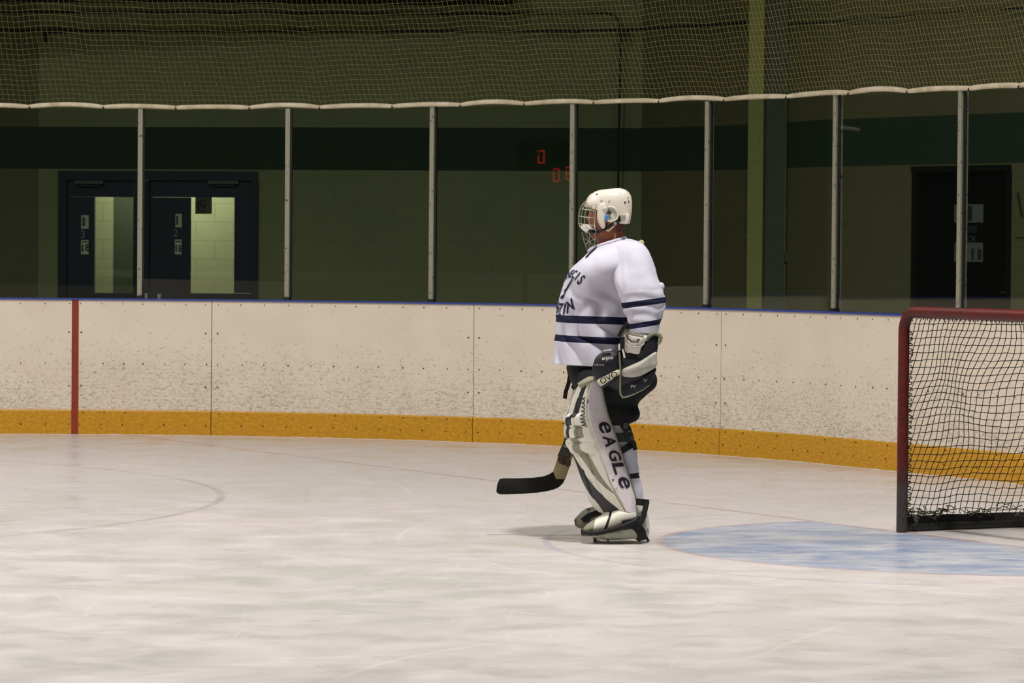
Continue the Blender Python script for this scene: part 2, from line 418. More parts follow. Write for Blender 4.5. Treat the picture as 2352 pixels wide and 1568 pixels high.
post_labels = [None, None, 'worn white metal glass post in front of the left dressing room door', 'worn white metal glass post right of the two dressing room doors',
               'worn white metal glass post, last one before the red digit reflections', 'worn white metal glass post close behind the helmet of the goalie',
               'worn white metal glass post just left of the tall steel column', 'worn white metal glass post just right of the tall steel column',
               'worn white metal glass post in front of the dark referee room door']
def top_z(s):
    i = 0
    while i < len(sp) - 2 and s > sp[i + 1]: i += 1
    t = (s - sp[i]) / (sp[i + 1] - sp[i]); return tops[i] + (tops[i + 1] - tops[i]) * t
tops = []
for i, s in enumerate(sp):
    p = bp(s, GOFF, 0); y = px_top[min(i, len(px_top) - 1)]; x = project((p.x, p.y, 2.6))[0]
    tops.append(at_depth(min(max(x, 0), 2352), y + 2, p.y).z if 0 < x < 2400 else 2.68)
tops[0] = tops[1] = tops[2]; tops[-1] = tops[-2] = tops[-3]
for i in range(2, 9):
    s = sp[i]; p, t, n = board(s); T = Vector((t.x, t.y, 0)); N_ = Vector((n.x, n.y, 0)); Z = Vector((0, 0, 1))
    r = thing('glass_post', post_labels[i], 'post', bp(s, GOFF, BH), 'glass support posts')
    h = tops[i] - BH
    mb = MB(); c = bp(s, GOFF - .012, BH + h / 2 + .005); mb.box(c, (.040, .03, h - .012), 0, (T, N_, Z))
    o = mb.build('face', M_POST, r, smooth=False); b = o.modifiers.new('b', 'BEVEL'); b.width = .004; b.segments = 2
    mb = MB(); mb.box(bp(s, GOFF + .026, BH + h / 2), (.03, .03, h), 0, (T, N_, Z)); mb.build('back_channel', M_POST, r, smooth=False)
    mb = MB(); mb.box(bp(s + .027, GOFF + .002, BH + h / 2), (.014, .022, h - .01), 0, (T, N_, Z)); mb.box(bp(s - .023, GOFF + .002, BH + h / 2), (.006, .022, h - .01), 0, (T, N_, Z))  # dark strips along both sides of the post, wider on the right
    mb.build('edging', M_POST_DARK, r, smooth=False)['label'] = 'dark gasket'
    mb = MB(); mb.box(bp(s, GOFF, BH + .012), (.05, .055, .024), 0, (T, N_, Z)); mb.build('foot_plate', M_POST_DARK, r, smooth=False)
pane_labels = [None, 'glass pane left of the first white post', 'glass pane between the first and second white posts from the left', 'glass pane between the second and third white posts from the left',
               'glass pane mirroring the red scoreboard digits', 'glass pane behind the goalie helmet', 'glass pane in front of the steel column', 'glass pane left of the referee room door post', 'glass pane at the right edge above the goal']
for i in range(1, 9):
    a, b = bp(sp[i] + .02, GOFF, BH), bp(sp[i + 1] - .02, GOFF, BH)
    d = (b - a).normalized(); n = Vector((-d.y, d.x, 0)) * .006
    za, zb = tops[i] - .01, tops[i + 1] - .01
    vs = []
    for q, z in ((a, za), (b, zb)):
        for o_ in (-n, n): vs += [q + o_ + Vector((0, 0, .0)), Vector((q.x, q.y, z)) + o_]
    mb = MB(); mb.add(vs, [(0, 4, 5, 1), (2, 3, 7, 6), (0, 1, 3, 2), (4, 6, 7, 5), (1, 5, 7, 3), (0, 2, 6, 4)])
    o = mb.build('glass_shield', M_GLASS, smooth=False); tag(o, pane_labels[i], 'glass', 'rink glass panes')

M_HEM = worn('hem_roll_cream', (224, 212, 184), (190, 172, 136), 8, .4, .7, .6)
M_TIE = plain('cable_tie_black', (24, 22, 18), .6)
roll = thing('hem_roll', 'bowed cream foam roll tied along the top edge of the rink glass', 'padding', bp(sp[4], GOFF, TOP))
tie_px = [67, 238, 405, 575, 737, 905, 1062, 1210, 1370, 1521, 1672, 1816, 1960, 2095, 2237, 2352]
ties = [s_at(x, 2.65, GOFF) for x in tie_px]
ties = [ties[0] - .6] + ties + [ties[-1] + .6]
def hem_z(s):
    i = 0
    while i < len(ties) - 2 and s > ties[i + 1]: i += 1
    t = (s - ties[i]) / (ties[i + 1] - ties[i]); amp = .022 if i % 3 == 1 else .010
    return top_z(s) + .006 + amp * math.sin(PI * min(max(t, 0), 1)) ** .8 + .006 * noise.noise((s * 1.3, 5, 0))
for i in range(len(ties) - 1):
    mb = MB(); a, b = ties[i] + .002, ties[i + 1] - .002; pts = []; rs = []
    for k in range(25):
        s = a + (b - a) * k / 24; pts.append(bp(s, GOFF - .03, hem_z(s))); rs.append(.0195 * (1 - .22 * (abs(k - 12) / 12) ** 6) + .002 * noise.noise((s * 6, 0, 2)))
    mb.tube(pts, rs, 10); mb.build('foam_sleeve', M_HEM, roll)
for s in ties[1:-1]:
    mb = MB(); p, t, n = board(s); c = bp(s, GOFF - .03, hem_z(s)); T = Vector((t.x, t.y, 0))
    ring = [c + (Vector((-n.x, -n.y, 0)) * math.cos(q * PI / 6) + Vector((0, 0, 1)) * math.sin(q * PI / 6)) * .019 + T * (.006 * math.sin(q * PI / 6)) for q in range(12)]
    mb.tube(ring[3:], .002, 5); mb.tube([c + Vector((-n.x, -n.y, 0)) * .016, c + Vector((-n.x, -n.y, 0)) * .03 + T * .012 + Vector((0, 0, -.016))], .005, 6)
    mb.build('tie', M_TIE, roll)
# protective netting above the glass
M_NET = plain('netting_cord', (150, 146, 84), .8, var=.1)
mb = MB(); s_lo, s_hi = sp[0] - .3, sp[-1] + .6; CELL = .0445; rows = 30
def net_pt(s, j):
    z0 = hem_z(s) + .012; f = j / rows
    sag = (.02 * noise.noise((s * .9, f * 2, 0)) + .02 * noise.noise((s * .35, 9, f)) + .05 * math.sin(s * .55 + 1.2) * f) * min(1, j / 4 + .3)
    return bp(s - f * (.12 + .045 * max(0, s - s_lo)), GOFF - .03 + .02 * noise.noise((s * .7, f * 2, 4)), z0 + j * CELL * (.86 + .14 * f) + sag)
def ribbon(pts, r):
    mb.tube(pts, r, 3, cap=False)
nS = int((s_hi - s_lo) / .11)
for j in range(0, rows + 1): ribbon([net_pt(s_lo + (s_hi + .6 - s_lo) * k / nS, j) for k in range(nS + 1)], .0013)
s = s_lo
while s < s_hi + .6:
    ribbon([net_pt(s + .006 * noise.noise((s * 3, j, 1)), j) for j in range(0, rows + 1, 2)], .00115); s += CELL
o = mb.build('safety_netting', M_NET, smooth=False, fix=False); tag(o, 'fine olive safety netting rising above the cream foam roll', 'netting')

# ------------------------------------------------------------------ hall behind the glass
ZB0, ZB1 = 2.32, 2.75
def wall_material(name, a, b, stripe=True, mortar=.2, u=(1, 0), brown=None):
    t = NT(name); P = t.coord(); x = t.sep(P); U = t.math('ADD', t.math('MULTIPLY', x[0], u[0]), t.math('MULTIPLY', x[1], u[1]))
    v = t.comb(U, x[2], 0)
    br = t.node('ShaderNodeTexBrick'); t.put(br.inputs['Vector'], v); br.inputs['Scale'].default_value = 1.0
    br.inputs['Brick Width'].default_value = .4; br.inputs['Row Height'].default_value = .2; br.inputs['Mortar Size'].default_value = .006; br.inputs['Mortar Smooth'].default_value = .4
    br.offset = .5
    n = t.noise(v, 1.2, 5, .6); n2 = t.noise(v, 22, 4, .7)
    c = t.mix(t.ramp(t.math('ADD', t.math('MULTIPLY', n, .6), t.math('MULTIPLY', n2, .4)), .35, .65), lin(a), lin(b))
    c = t.mix(t.math('MULTIPLY', br.outputs['Fac'], mortar), c, tuple(q * .45 for q in lin(a)))
    if stripe:
        f = t.math('MULTIPLY', t.math('GREATER_THAN', x[2], ZB0), t.math('LESS_THAN', x[2], ZB1))
        c = t.mix(f, c, t.mix(n2, lin((54, 72, 50)), lin((60, 80, 56))))
    return t.bsdf(c, .8, 0, .25)
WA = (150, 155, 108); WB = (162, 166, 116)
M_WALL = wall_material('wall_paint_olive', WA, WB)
M_WALL_D = wall_material('wall_olive_darker', (118, 119, 84), (128, 128, 90))  # darker olive tone for the wall piece at the far left
M_WALL_B = wall_material('wall_block_brown', (122, 118, 82), (132, 126, 86), True, .25, (.487, -.873))
def wall_y(px): return interp(px, [-1200, 0, 1476, 1715, 1900, 2352, 3300], [38.2, 37.4, 36.3, 35.0, 33.4, 31.2, 27.4])
def wp(px, z):
    Y = wall_y(px); d = ray(px, 560); q = d * (Y / d.y); return Vector((q.x, q.y, z))
def wall_piece(name, mat, xs, z0, z1, th=.15):
    mb = MB()
    for a, b in zip(xs[:-1], xs[1:]):
        p, q = wp(a, 0), wp(b, 0); d = (q - p).normalized(); n = Vector((-d.y, d.x, 0)) * th
        vs = [p, q, q + n, p + n]; lo = [Vector((v.x, v.y, z0)) for v in vs]; hi = [Vector((v.x, v.y, z1)) for v in vs]
        mb.add(lo + hi, [(0, 1, 5, 4), (1, 2, 6, 5), (2, 3, 7, 6), (3, 0, 4, 7), (4, 5, 6, 7), (3, 2, 1, 0)])
    return struct(mb.build(name, mat, smooth=False))
WTOP = 7.0
DX = (133, 590); RX = (2092, 2318)
zdoor = 2.30
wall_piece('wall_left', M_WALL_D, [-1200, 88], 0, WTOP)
wall_piece('wall_back', M_WALL, [88, DX[0]], 0, WTOP)
wall_piece('wall_back_over_doors', M_WALL, [DX[0], DX[1]], zdoor, WTOP)
wall_piece('wall_back_centre', M_WALL, [DX[1], 1472], 0, WTOP)
wall_piece('wall_right', M_WALL_B, [1472, 1715, 1900, RX[0]], 0, WTOP)
wall_piece('wall_right_over_door', M_WALL_B, [RX[0], RX[1]], zdoor, WTOP)
wall_piece('wall_right_end', M_WALL_B, [RX[1], 3300], 0, WTOP)
def wq(px, py, out=0.0):
    """point on the hall wall under a pixel, moved out towards the rink by out metres"""
    p = wp(px, 0); d = ray(px, py); t = (p.y - out) / d.y; return Vector((d.x * t, d.y * t, HCAM + d.z * t))
def slab(mb, x0, y0, x1, y1, out, th, mat=0):
    """upright rectangular slab hung on the hall wall, front face out metres before it"""
    a, b = wq(x0, (y0 + y1) / 2, out), wq(x1, (y0 + y1) / 2, out); z1, z0 = wq((x0 + x1) / 2, y0, out).z, wq((x0 + x1) / 2, y1, out).z
    d = (b - a); d.z = 0; n = Vector((-d.y, d.x, 0)).normalized() * th
    vs = [Vector((p.x, p.y, z)) for z in (z0, z1) for p in (a, b, b + n, a + n)]
    mb.add(vs, [(0, 1, 5, 4), (1, 2, 6, 5), (2, 3, 7, 6), (3, 0, 4, 7), (4, 5, 6, 7), (3, 2, 1, 0)], mat)
    return a, b, z0, z1
M_NAVY = plain('door_paint_navy', (38, 46, 62), .5); M_NAVY2 = plain('door_frame_navy', (32, 40, 54), .5)
M_CLOSER = plain('closer_metal', (104, 108, 92), .4, .5); M_PAPER = plain('notice_paper', (232, 234, 196), .8, var=.06); M_INK = plain('ink', (48, 50, 42), .8)
M_INK2 = plain('sign_letter_grey', (165, 168, 160), .7); M_PANE = M_GLASS
YB = 735
# dressing room doors
d1 = bpy.data.objects.new('door_1', None); col.objects.link(d1); d1.location = wp(226, 0); struct(d1)
d2o = bpy.data.objects.new('door_2', None); col.objects.link(d2o); d2o.location = wp(460, 0); struct(d2o)
tag(d1, 'navy dressing room door marked 3, left of the pair', 'door'); tag(d2o, 'navy dressing room door marked 2, right of the pair', 'door')
for root, (fx0, fx1), (gx0, gx1), (gy0, gy1), clx in ((d1, (133, 322), (216, 306), (452, 672), (170, 237)), (d2o, (322, 590), (436, 538), (453, 673), (478, 547))):
    mb = MB()
    slab(mb, fx0, 393, fx1, 414, .05, .14); slab(mb, fx0, 414, fx0 + 19, 960, .05, .14); slab(mb, fx1 - 14, 414, fx1, 960, .05, .14)
    mb.build('door_frame', M_NAVY2, root, smooth=False)
    mb = MB(); a, b = fx0 + 19, fx1 - 14
    slab(mb, a, 414, b, gy0, .01, .05); slab(mb, a, gy1, b, 960, .01, .05); slab(mb, a, gy0, gx0, gy1, .01, .05); slab(mb, gx1, gy0, b, gy1, .01, .05)
    mb.build('door_leaf', M_NAVY, root, smooth=False)
    mb = MB(); slab(mb, gx0, gy0, gx1, gy1, -.01, .006); mb.build('window_pane', M_PANE, root, smooth=False)
    mb = MB(); slab(mb, clx[0], 415, clx[1], 422, .07, .06); mb.build('door_closer', M_CLOSER, root, smooth=False)
    mb = MB(); slab(mb, clx[0] + 10, 424, clx[0] + 60, 428, .05, .02); mb.build('closer_arm', M_NAVY2, root, smooth=False)
# lit corridor behind the doors
M_COR = wall_material('corridor_block', (184, 176, 130), (196, 188, 142), False, .35)
M_CORD = plain('corridor_side_wall', (84, 88, 60), .8)
p0, p1 = wp(60, 0), wp(700, 0)
mb = MB(); mb.box(((p0.x + p1.x) / 2, 39.3, 1.3), (4.4, .1, 2.6)); struct(mb.build('wall_corridor', M_COR, smooth=False))
mb = MB(); mb.box(((p0.x + p1.x) / 2, 38.4, 2.65), (4.4, 1.9, .1)); struct(mb.build('ceiling_corridor', M_COR, smooth=False))
q0, q1 = wq(261, 560, -1.5), wq(309, 560, -1.5)
mb = MB(); mb.box(((q0.x + q1.x) / 2, q0.y, 1.25), (q1.x - q0.x, .08, 2.5)); struct(mb.build('wall_corridor_return', M_CORD, smooth=False))
ld = bpy.data.lights.new('corridor_lamp', 'AREA'); ld.energy = 64; ld.size = 1.6; ld.color = (1, .96, .9); lo = bpy.data.objects.new('corridor_lamp', ld); col.objects.link(lo); lo.location = ((p0.x + p1.x) / 2 - .1, 38.5, 2.55)
# notices on the doors
def paper(x0, y0, x1, y1, label, bars, out=.06, mat=None, name='paper_notice', cat='notice', th=.004):
    mb = MB(); a, b, z0, z1 = slab(mb, x0, y0, x1, y1, out, th); o = mb.build(name, mat or M_PAPER, smooth=False); tag(o, label, cat)
    mb = MB()
    for (u0, v0, u1, v1) in bars: slab(mb, x0 + (x1 - x0) * u0, y0 + (y1 - y0) * v0, x0 + (x1 - x0) * u1, y0 + (y1 - y0) * v1, out + .003, .002)
    if bars: mb.build('printing', M_INK, o, smooth=False)
    return o
def wall_text(s, x, y, h, out, mat, parent=None, name='lettering', bold=.0, xs=1.0):
    vs, fs = text_geo(s, bold, 1.0); c = wq(x, y, out); e2 = wq(x + 40, y, out); d = (e2 - c); d.z = 0; d.normalize(); sc = h * (c.y / F) / .7
    mb = MB(); mb.add([c + d * (v.x * sc * xs) + Vector((0, 0, v.y * sc)) for v in vs], fs); return mb.build(name, mat, parent, smooth=False, fix=False)
paper(186.5, 494, 203.5, 525, 'small paper notice above the 3 on the left dressing room door', [(.18, .15, .42, .8), (.5, .2, .56, .78)], .02)
p = paper(186, 551, 203, 584, 'small paper notice below the 3 on the left dressing room door', [(.1, .1, .9, .16), (.1, .35, .3, .8)], .02); wall_text('E', 200, 575, 14, .026, M_INK, p, bold=.02)
o = wall_text('3', 190, 547, 19, .02, M_INK2); tag(o, 'grey number 3 on the left dressing room door', 'door number'); o.name = 'door_number'
paper(403, 491, 417.5, 522, 'small paper notice above the 2 on the right dressing room door', [(.15, .15, .4, .8)], .02)
p = paper(401.5, 550, 417, 584, 'small paper notice below the 2 on the right dressing room door', [(.1, .1, .9, .16), (.1, .35, .3, .8)], .02); wall_text('E', 414, 577, 14, .026, M_INK, p, bold=.02)
o = wall_text('2', 403.5, 543, 17, .02, M_INK2); tag(o, 'grey number 2 on the right dressing room door', 'door number'); o.name = 'door_number'
# no smoking plate on the right window
o = paper(448.5, 453, 486.5, 491, 'square brown no-smoking plate on the right door window', [], .015, plain('plate_brown', (98, 96, 66), .6), 'no_smoking_sign', 'sign')
def wall_ring(cx, cy, r, w, out, parent, mat):
    mb = MB(); c = wq(cx, cy, out); k = c.y / F; R = []
    for i in range(40):
        a = i * PI / 20; u = Vector((math.cos(a), 0, math.sin(a)))
        R.append([c + u * ((r - w / 2) * k), c + u * ((r + w / 2) * k), c + u * ((r + w / 2) * k) + Vector((0, -.002, 0)), c + u * ((r - w / 2) * k) + Vector((0, -.002, 0))])
    mb.rings(R, closed=True); return mb.build('prohibition_ring', mat, parent, smooth=False)
M_SIGNR = plain('sign_ring_dark', (44, 30, 22), .6)
wall_ring(467, 473, 13, 3.2, .018, o, M_SIGNR)
mb = MB(); c = wq(467, 473, .019); k = c.y / F
mb.box(c, (24 * k, .002, 2.6 * k), 0, (Vector((.72, 0, -.69)), Vector((0, 1, 0)), Vector((.69, 0, .72)))); mb.build('prohibition_bar', M_SIGNR, o, smooth=False)
mb = MB(); mb.box(c + Vector((0, -.001, 0)), (15 * k, .002, 3.4 * k)); mb.box(c + Vector((5 * k, -.001, 5 * k)), (2 * k, .002, 5 * k)); mb.build('cigarette', M_INK, o, smooth=False)
# referee room door
d3 = bpy.data.objects.new('door_3', None); col.objects.link(d3); d3.location = wp(2205, 0); struct(d3); tag(d3, 'black referee room door behind the right glass post', 'door')
M_BLK = plain('door_black', (9, 11, 10), .6, spec=.2); M_BLK2 = plain('door_frame_black', (20, 26, 18), .6, spec=.2)
mb = MB(); slab(mb, 2092, 380, 2318, 394, .03, .2); slab(mb, 2092, 394, 2104, 960, .03, .2); slab(mb, 2308, 394, 2318, 960, .03, .2); mb.build('door_frame', M_BLK2, d3, smooth=False)
mb = MB(); slab(mb, 2104, 394, 2308, 960, -.08, .05); mb.build('door_leaf', M_BLK, d3, smooth=False)
mb = MB(); slab(mb, 2298, 669, 2309, 673, .0, .05); mb.build('door_handle', M_CLOSER, d3, smooth=False)
paper(2192, 469, 2258, 511, 'pale notice above the lettering on the black referee room door', [(.12, .1, .34, .9), (.44, .08, .62, .9)], -.07, plain('notice_grey', (120, 128, 116), .8))
p = paper(2192, 557, 2257, 601, 'pale notice below the lettering on the black referee room door', [(.6, .3, .68, .9), (.82, .35, .95, .9)], -.07, bpy.data.materials['notice_grey'])
g = thing('door_lettering', 'pale lettering REFEREE ROOM on the black door', 'lettering', wq(2225, 540, -.06))
M_LET = plain('letter_pale', (70, 82, 78), .7)
wall_text('REFEREE', 2225, 534, 15, -.075, M_LET, g, 'top_line', .01, .78); wall_text('ROOM', 2225, 555, 15, -.075, M_LET, g, 'bottom_line', .01, .72)
mb = MB(); slab(mb, 2330, 440, 2420, 545, .02, .02); o = mb.build('wall_poster', plain('poster_olive', (118, 120, 70), .8), smooth=False); tag(o, 'olive poster on the wall right of the referee room door, cut by the picture edge', 'poster')
mb = MB(); a = wq(2337, 442, .03); b = wq(2347, 497, .03); mb.tube([a, b], .008, 6); mb.build('poster_fold', M_INK, o)
# steel column, conduit, pipes
def col_box(name, x0, x1, Y, z1, dep, mat, parent=None):
    a, b = at_depth(x0, 560, Y), at_depth(x1, 560, Y); mb = MB(); mb.box(((a.x + b.x) / 2, Y + dep / 2, z1 / 2), (b.x - a.x, dep, z1)); return mb.build(name, mat, parent, smooth=False)
M_COL_LIT = plain('column_olive_lit', (186, 186, 108), .6); M_COL_SHADED = plain('column_olive_shaded', (98, 104, 80), .6)  # column's lit and shaded sides put into two colours; conduit shares them
c_ = bpy.data.objects.new('column', None); col.objects.link(c_); c_.location = at_depth(1755, 560, 34.2); c_.location.z = 0; struct(c_)
tag(c_, 'tall olive steel column standing behind the glass', 'column')
col_box('flange', 1716, 1751, 34.1, 7, .03, M_COL_LIT, c_)['label'] = 'olive flange in its lit tone'
col_box('web', 1751, 1801, 34.14, 7, .03, M_COL_SHADED, c_)
col_box('flange_edge', 1728, 1740, 34.13, 7, .2, M_COL_SHADED, c_)
mb = MB(); a = at_depth(1802, 560, 34.2); mb.tube([(a.x, a.y, 0), (a.x, a.y, 7)], .014, 10)
k = thing('conduit', 'thin pale conduit running up the right side of the steel column', 'pipe', (a.x, a.y, 0)); mb.build('pipe', M_COL_LIT, k)
for yy in (140, 590):
    z = at_depth(1802, yy, 34.2).z; mb = MB(); mb.box((a.x + .02, a.y - .02, z), (.07, .05, .09)); mb.build('junction_box', M_COL_SHADED, k, smooth=False)
M_PIPE = plain('pipe_dark', (34, 38, 32), .6)
def wall_pipe(pxs, r, label, extra=()):
    pts = [wq(x, y, .12) for x, y in pxs]; k = thing('wall_pipe', label, 'pipe', pts[0]); mb = MB(); mb.tube(pts, r, 10); mb.build('pipe_run', M_PIPE, k)
    for (x0, y0, x1, y1) in extra: mb = MB(); slab(mb, x0, y0, x1, y1, .16, .1); mb.build('bracket', M_PIPE, k, smooth=False)
    return k
wall_pipe([(-60, 70), (300, 71), (600, 72), (900, 72), (1200, 72), (1440, 69), (1712, 52)], .013, 'straight dark pipe along the upper wall behind the netting', [(105, 65, 145, 76), (97, 68, 103, 96), (645, 67, 690, 75), (1253, 65, 1326, 75)])
arc = [(1390, 30), (1408, 34), (1419, 42), (1425, 58), (1425, 90), (1424, 200), (1421, 320), (1419, 600)]
wall_pipe([(-60, 27), (400, 29), (900, 32), (1200, 32)] + arc, .012, 'dark pipe along the top that bends down the wall at its right end', [(1419, 68, 1440, 88)])
wall_pipe([(1812, 56), (2000, 44), (2250, 24), (2420, 14)], .008, 'thin dark cable line high on the wall right of the steel column')
M_BEAM = plain('beam_dark', (16, 18, 12), .8)
mb = MB(); a, b = wq(-100, 0, .5), wq(1180, 0, .5); mb.box(((a.x + b.x) / 2, 36.3, 4.22), (b.x - a.x, .6, .5))
o = struct(mb.build('trim_1', M_BEAM, smooth=False)); o['label'] = 'dark beam across the upper left wall'
# little caps standing on the board ledge behind the glass
for x, r_, h_, lab in ((335, .016, .045, 'small pale cup on the ledge behind the glass, nearer the white post'), (366, .016, .04, 'small pale cup on the ledge behind the glass, farther from the white post')):
    s = s_at(x, 1.15, .08); c = bp(s, .08, BH); mb = MB(); mb.rings([[c + Vector((math.cos(q * PI / 6) * rr, math.sin(q * PI / 6) * rr, z)) for q in range(12)] for rr, z in ((r_ * .85, 0), (r_, h_ * .7), (r_ * 1.1, h_), (r_ * .8, h_), (r_ * .6, h_ * .3))])
    o = mb.build('paper_cup', plain('cup_white', (186, 184, 166), .6)); tag(o, lab, 'cup', 'cups on the ledge')
# scoreboard on the far side of the hall, mirrored in one pane
a, b = bp(sp[5], GOFF, 0), bp(sp[6], GOFF, 0)
a, b = bp(sp[4] + .02, GOFF, 0), bp(sp[5] - .02, GOFF, 0); dpl = (b - a).normalized(); npl = Vector((dpl.y, -dpl.x, 0))
if npl.y > 0: npl = -npl
a = a + npl * .006
def mirror(px, py, dist):
    d = ray(px, py); d = d / d.y; t = (a - Vector((0, 0, HCAM))).dot(npl) / d.dot(npl); hit = Vector((0, 0, HCAM)) + d * t
    r = d - npl * (2 * d.dot(npl)); return hit + r.normalized() * dist, r.normalized()
M_LED = NT('led_red'); em = M_LED.node('ShaderNodeEmission'); em.inputs[0].default_value = (1, .02, .015, 1); em.inputs[1].default_value = 4.5; M_LED.t.links.new(em.outputs[0], M_LED.out.inputs[0]); M_LED = M_LED.m
DIST = 34.0
cS, rS = mirror(1275, 380, DIST); uS = Vector((rS.y, -rS.x, 0)).normalized()
sb = thing('scoreboard', 'dark scoreboard with red lit digits, seen mirrored in the glass beside the goalie', 'scoreboard', cS)
mb = MB(); mb.box(cS + rS * .12, (1.3, .12, .8), 0, (uS, Vector((rS.x, rS.y, 0)).normalized(), Vector((0, 0, 1)))); mb.build('housing', M_BLK, sb, smooth=False)
for k in (-.5, .5):
    mb = MB(); q = cS + rS * .12 + uS * k; mb.box((q.x, q.y, (q.z - .38) / 2), (.08, .08, q.z - .38)); mb.build('leg', M_BLK, sb, smooth=False)
SEG = {'0': 'abcdef', '8': 'abcdefg'}
for x, y, ch in ((1243, 360, '0'), (1278, 402, '0'), (1307, 398, '8')):
    mb = MB()
    for sg in SEG[ch]:
        w, h = 6.5, 14.0
        ln = {'a': ((-w, -h), (w, -h)), 'd': ((-w, h), (w, h)), 'g': ((-w, 0), (w, 0)), 'f': ((-w, -h), (-w, 0)), 'b': ((w, -h), (w, 0)), 'e': ((-w, 0), (-w, h)), 'c': ((w, 0), (w, h))}[sg]
        for q in range(4):
            fx = (q + .5) / 4; X = ln[0][0] + (ln[1][0] - ln[0][0]) * fx; Yq = ln[0][1] + (ln[1][1] - ln[0][1]) * fx
            if random.random() < .06: continue
            c, r_ = mirror(x + X, y + Yq, 0.0); c = c + r_ * ((cS - c).dot(rS) / r_.dot(rS)); mb.ellipsoid(c, (.013, 0, 0), (0, .013, 0), (0, 0, .013), 8, 6)
    mb.build('digit', M_LED, sb)
# ------------------------------------------------------------------ goal
g3 = Vector((G.x, G.y, 0)); n3 = Vector((NB.x, NB.y, 0)); Z3 = Vector((0, 0, 1))
C3 = Vector((GC.x, GC.y, 0)); HW = .945; PR = .031; GH = 1.235
goal = thing('hockey_goal', 'worn red hockey goal with dark netting standing at the back of the blue crease', 'goal', C3)
def red_material():
    t = NT('goal_red_worn'); P = t.coord(); n = t.noise(P, 14, 7, .72); n2 = t.noise(P, 38, 5, .7); z = t.sep(P)[2]
    c = t.mix(t.ramp(n2, .35, .7), lin((104, 27, 19)), lin((72, 18, 13)))
    c = t.mix(t.ramp(n, .5, .6, 0, .75), c, lin((62, 32, 26)))
    bare = t.ramp(t.math('ADD', z, t.math('MULTIPLY', t.math('SUBTRACT', n, .5), .5)), .26, .36, 1, 0)
    c = t.mix(t.math('MULTIPLY', bare, .9), c, t.mix(n2, lin((44, 42, 40)), lin((86, 83, 79))))
    return t.bsdf(c, .48, 0, .35)
M_GRED = red_material(); M_CORD = plain('goal_cord', (48, 50, 36), .8, var=.25, scale=8); M_BASE = plain('goal_base_black', (20, 20, 18), .6)
def gp(u, back, z): return C3 + g3 * u + n3 * back + Z3 * z
R_ = .11; pts = [gp(-HW, 0, 0)] + [gp(-HW, 0, z) for z in (.2, .5, .9, GH - R_)]
pts += [gp(-HW + R_ - R_ * math.cos(a), 0, GH - R_ + R_ * math.sin(a)) for a in [PI / 2 * k / 8 for k in range(1, 9)]]
pts += [gp(u, 0, GH) for u in (-.5, 0, .5)]
pts += [gp(HW - R_ + R_ * math.sin(a), 0, GH - R_ + R_ * math.cos(a)) for a in [PI / 2 * k / 8 for k in range(0, 9)]]
pts += [gp(HW, 0, z) for z in (.9, .5, .2, 0)]
mb = MB(); mb.tube(pts, PR, 20); fr = mb.build('post_frame', M_GRED, goal); fr['label'] = 'red pipe frame, bare metal at the foot'
# plan of the frame behind the posts: depth at height z, rounded rear corners
def depth_at(z): return interp(z, [0, .12, .5, 1.0, 1.2], [1.08, 1.06, .92, .66, .52])
def plan(q, z):
    """q 0..1 from the left post round the back to the right post"""
    D = depth_at(z); W = HW; r = .42
    segs = [D - r, r * PI / 2, 2 * (W - r), r * PI / 2, D - r]; L = sum(segs); x = q * L
    if x < segs[0]: return (-W, x)
    x -= segs[0]
    if x < segs[1]: a = x / r; return (-W + r - r * math.cos(a), D - r + r * math.sin(a))
    x -= segs[1]
    if x < segs[2]: return (-W + r + x, D)
    x -= segs[2]
    if x < segs[3]: a = x / r; return (W - r + r * math.sin(a), D - r + r * math.cos(a))
    x -= segs[3]; return (W, D - r - x)
mb = MB(); mb.tube([gp(*plan(k / 60, 0), .028) for k in range(61)], .026, 10); mb.build('base_rail', M_BASE, goal)
mb = MB(); mb.tube([gp(*plan(k / 60, 1.2), 1.215) for k in range(61)], .018, 10)
mb.build('top_rail', M_GRED, goal)
# dark skirt lying along the base rail
mb = MB(); Rr = []
for k in range(81):
    u, b = plan(k / 80, 0); u2, b2 = plan(k / 80, .12); w = .006 * noise.noise((k * .5, 0, 0))
    Rr.append([gp(u * .985, b - .012, .004), gp(u * .985, b + .012, .004), gp(u2 * .985, b2 + .012, .092 + w), gp(u2 * .985, b2 - .012, .092 + w)])
mb.rings(Rr); mb.build('base_skirt', M_BASE, goal)['label'] = 'black skirt along the foot of the netting'
# netting: knotted cord, sagging and pushed about
CELLG = .041; LQ = 3.6; nV = int(LQ / CELLG); nH = int(1.16 / CELLG)
def net_g(i, j):
    z = .075 + (1.205 - .075) * j / nH; q = (i - (nH - j) * .42) / nV; q = min(max(q, 0), 1)
    u, b = plan(q, z); f = math.sin(PI * j / nH); edge = min(1, q * 14, (1 - q) * 14)
    w = Vector((noise.noise((q * 9, z * 3, 1)), noise.noise((q * 9, z * 3, 5)), noise.noise((q * 8, z * 4, 9))))
    k = Vector((noise.noise((i * .9, j * .8, 2)), noise.noise((i * .9, j * .8, 3)), noise.noise((i * .9, j * .8, 4)))) * .005
    lo = max(0, 1 - z / .4)
    return gp(u * (1 - .02 * f) + .055 * w.x * f * edge + k.x, b + .07 * w.y * f * edge + k.y - .03 * f, z + (.03 * w.z * f + .035 * noise.noise((q * 14, 2, z * 2)) * lo) * edge + k.z - .012 * math.sin(q * 40) * edge * f * .5)
mb = MB()
for i in range(0, nV + 13):
    pp = [net_g(i, j) for j in range(nH + 1) if 0 <= (i - (nH - j) * .42) / nV <= 1]
    if len(pp) > 2: mb.tube(pp, .0028, 4, cap=False)
for j in range(nH + 1): mb.tube([net_g(i + (nH - j) * .42, j) for i in [k * .5 for k in range(2 * nV + 1)]], .0028, 4, cap=False)
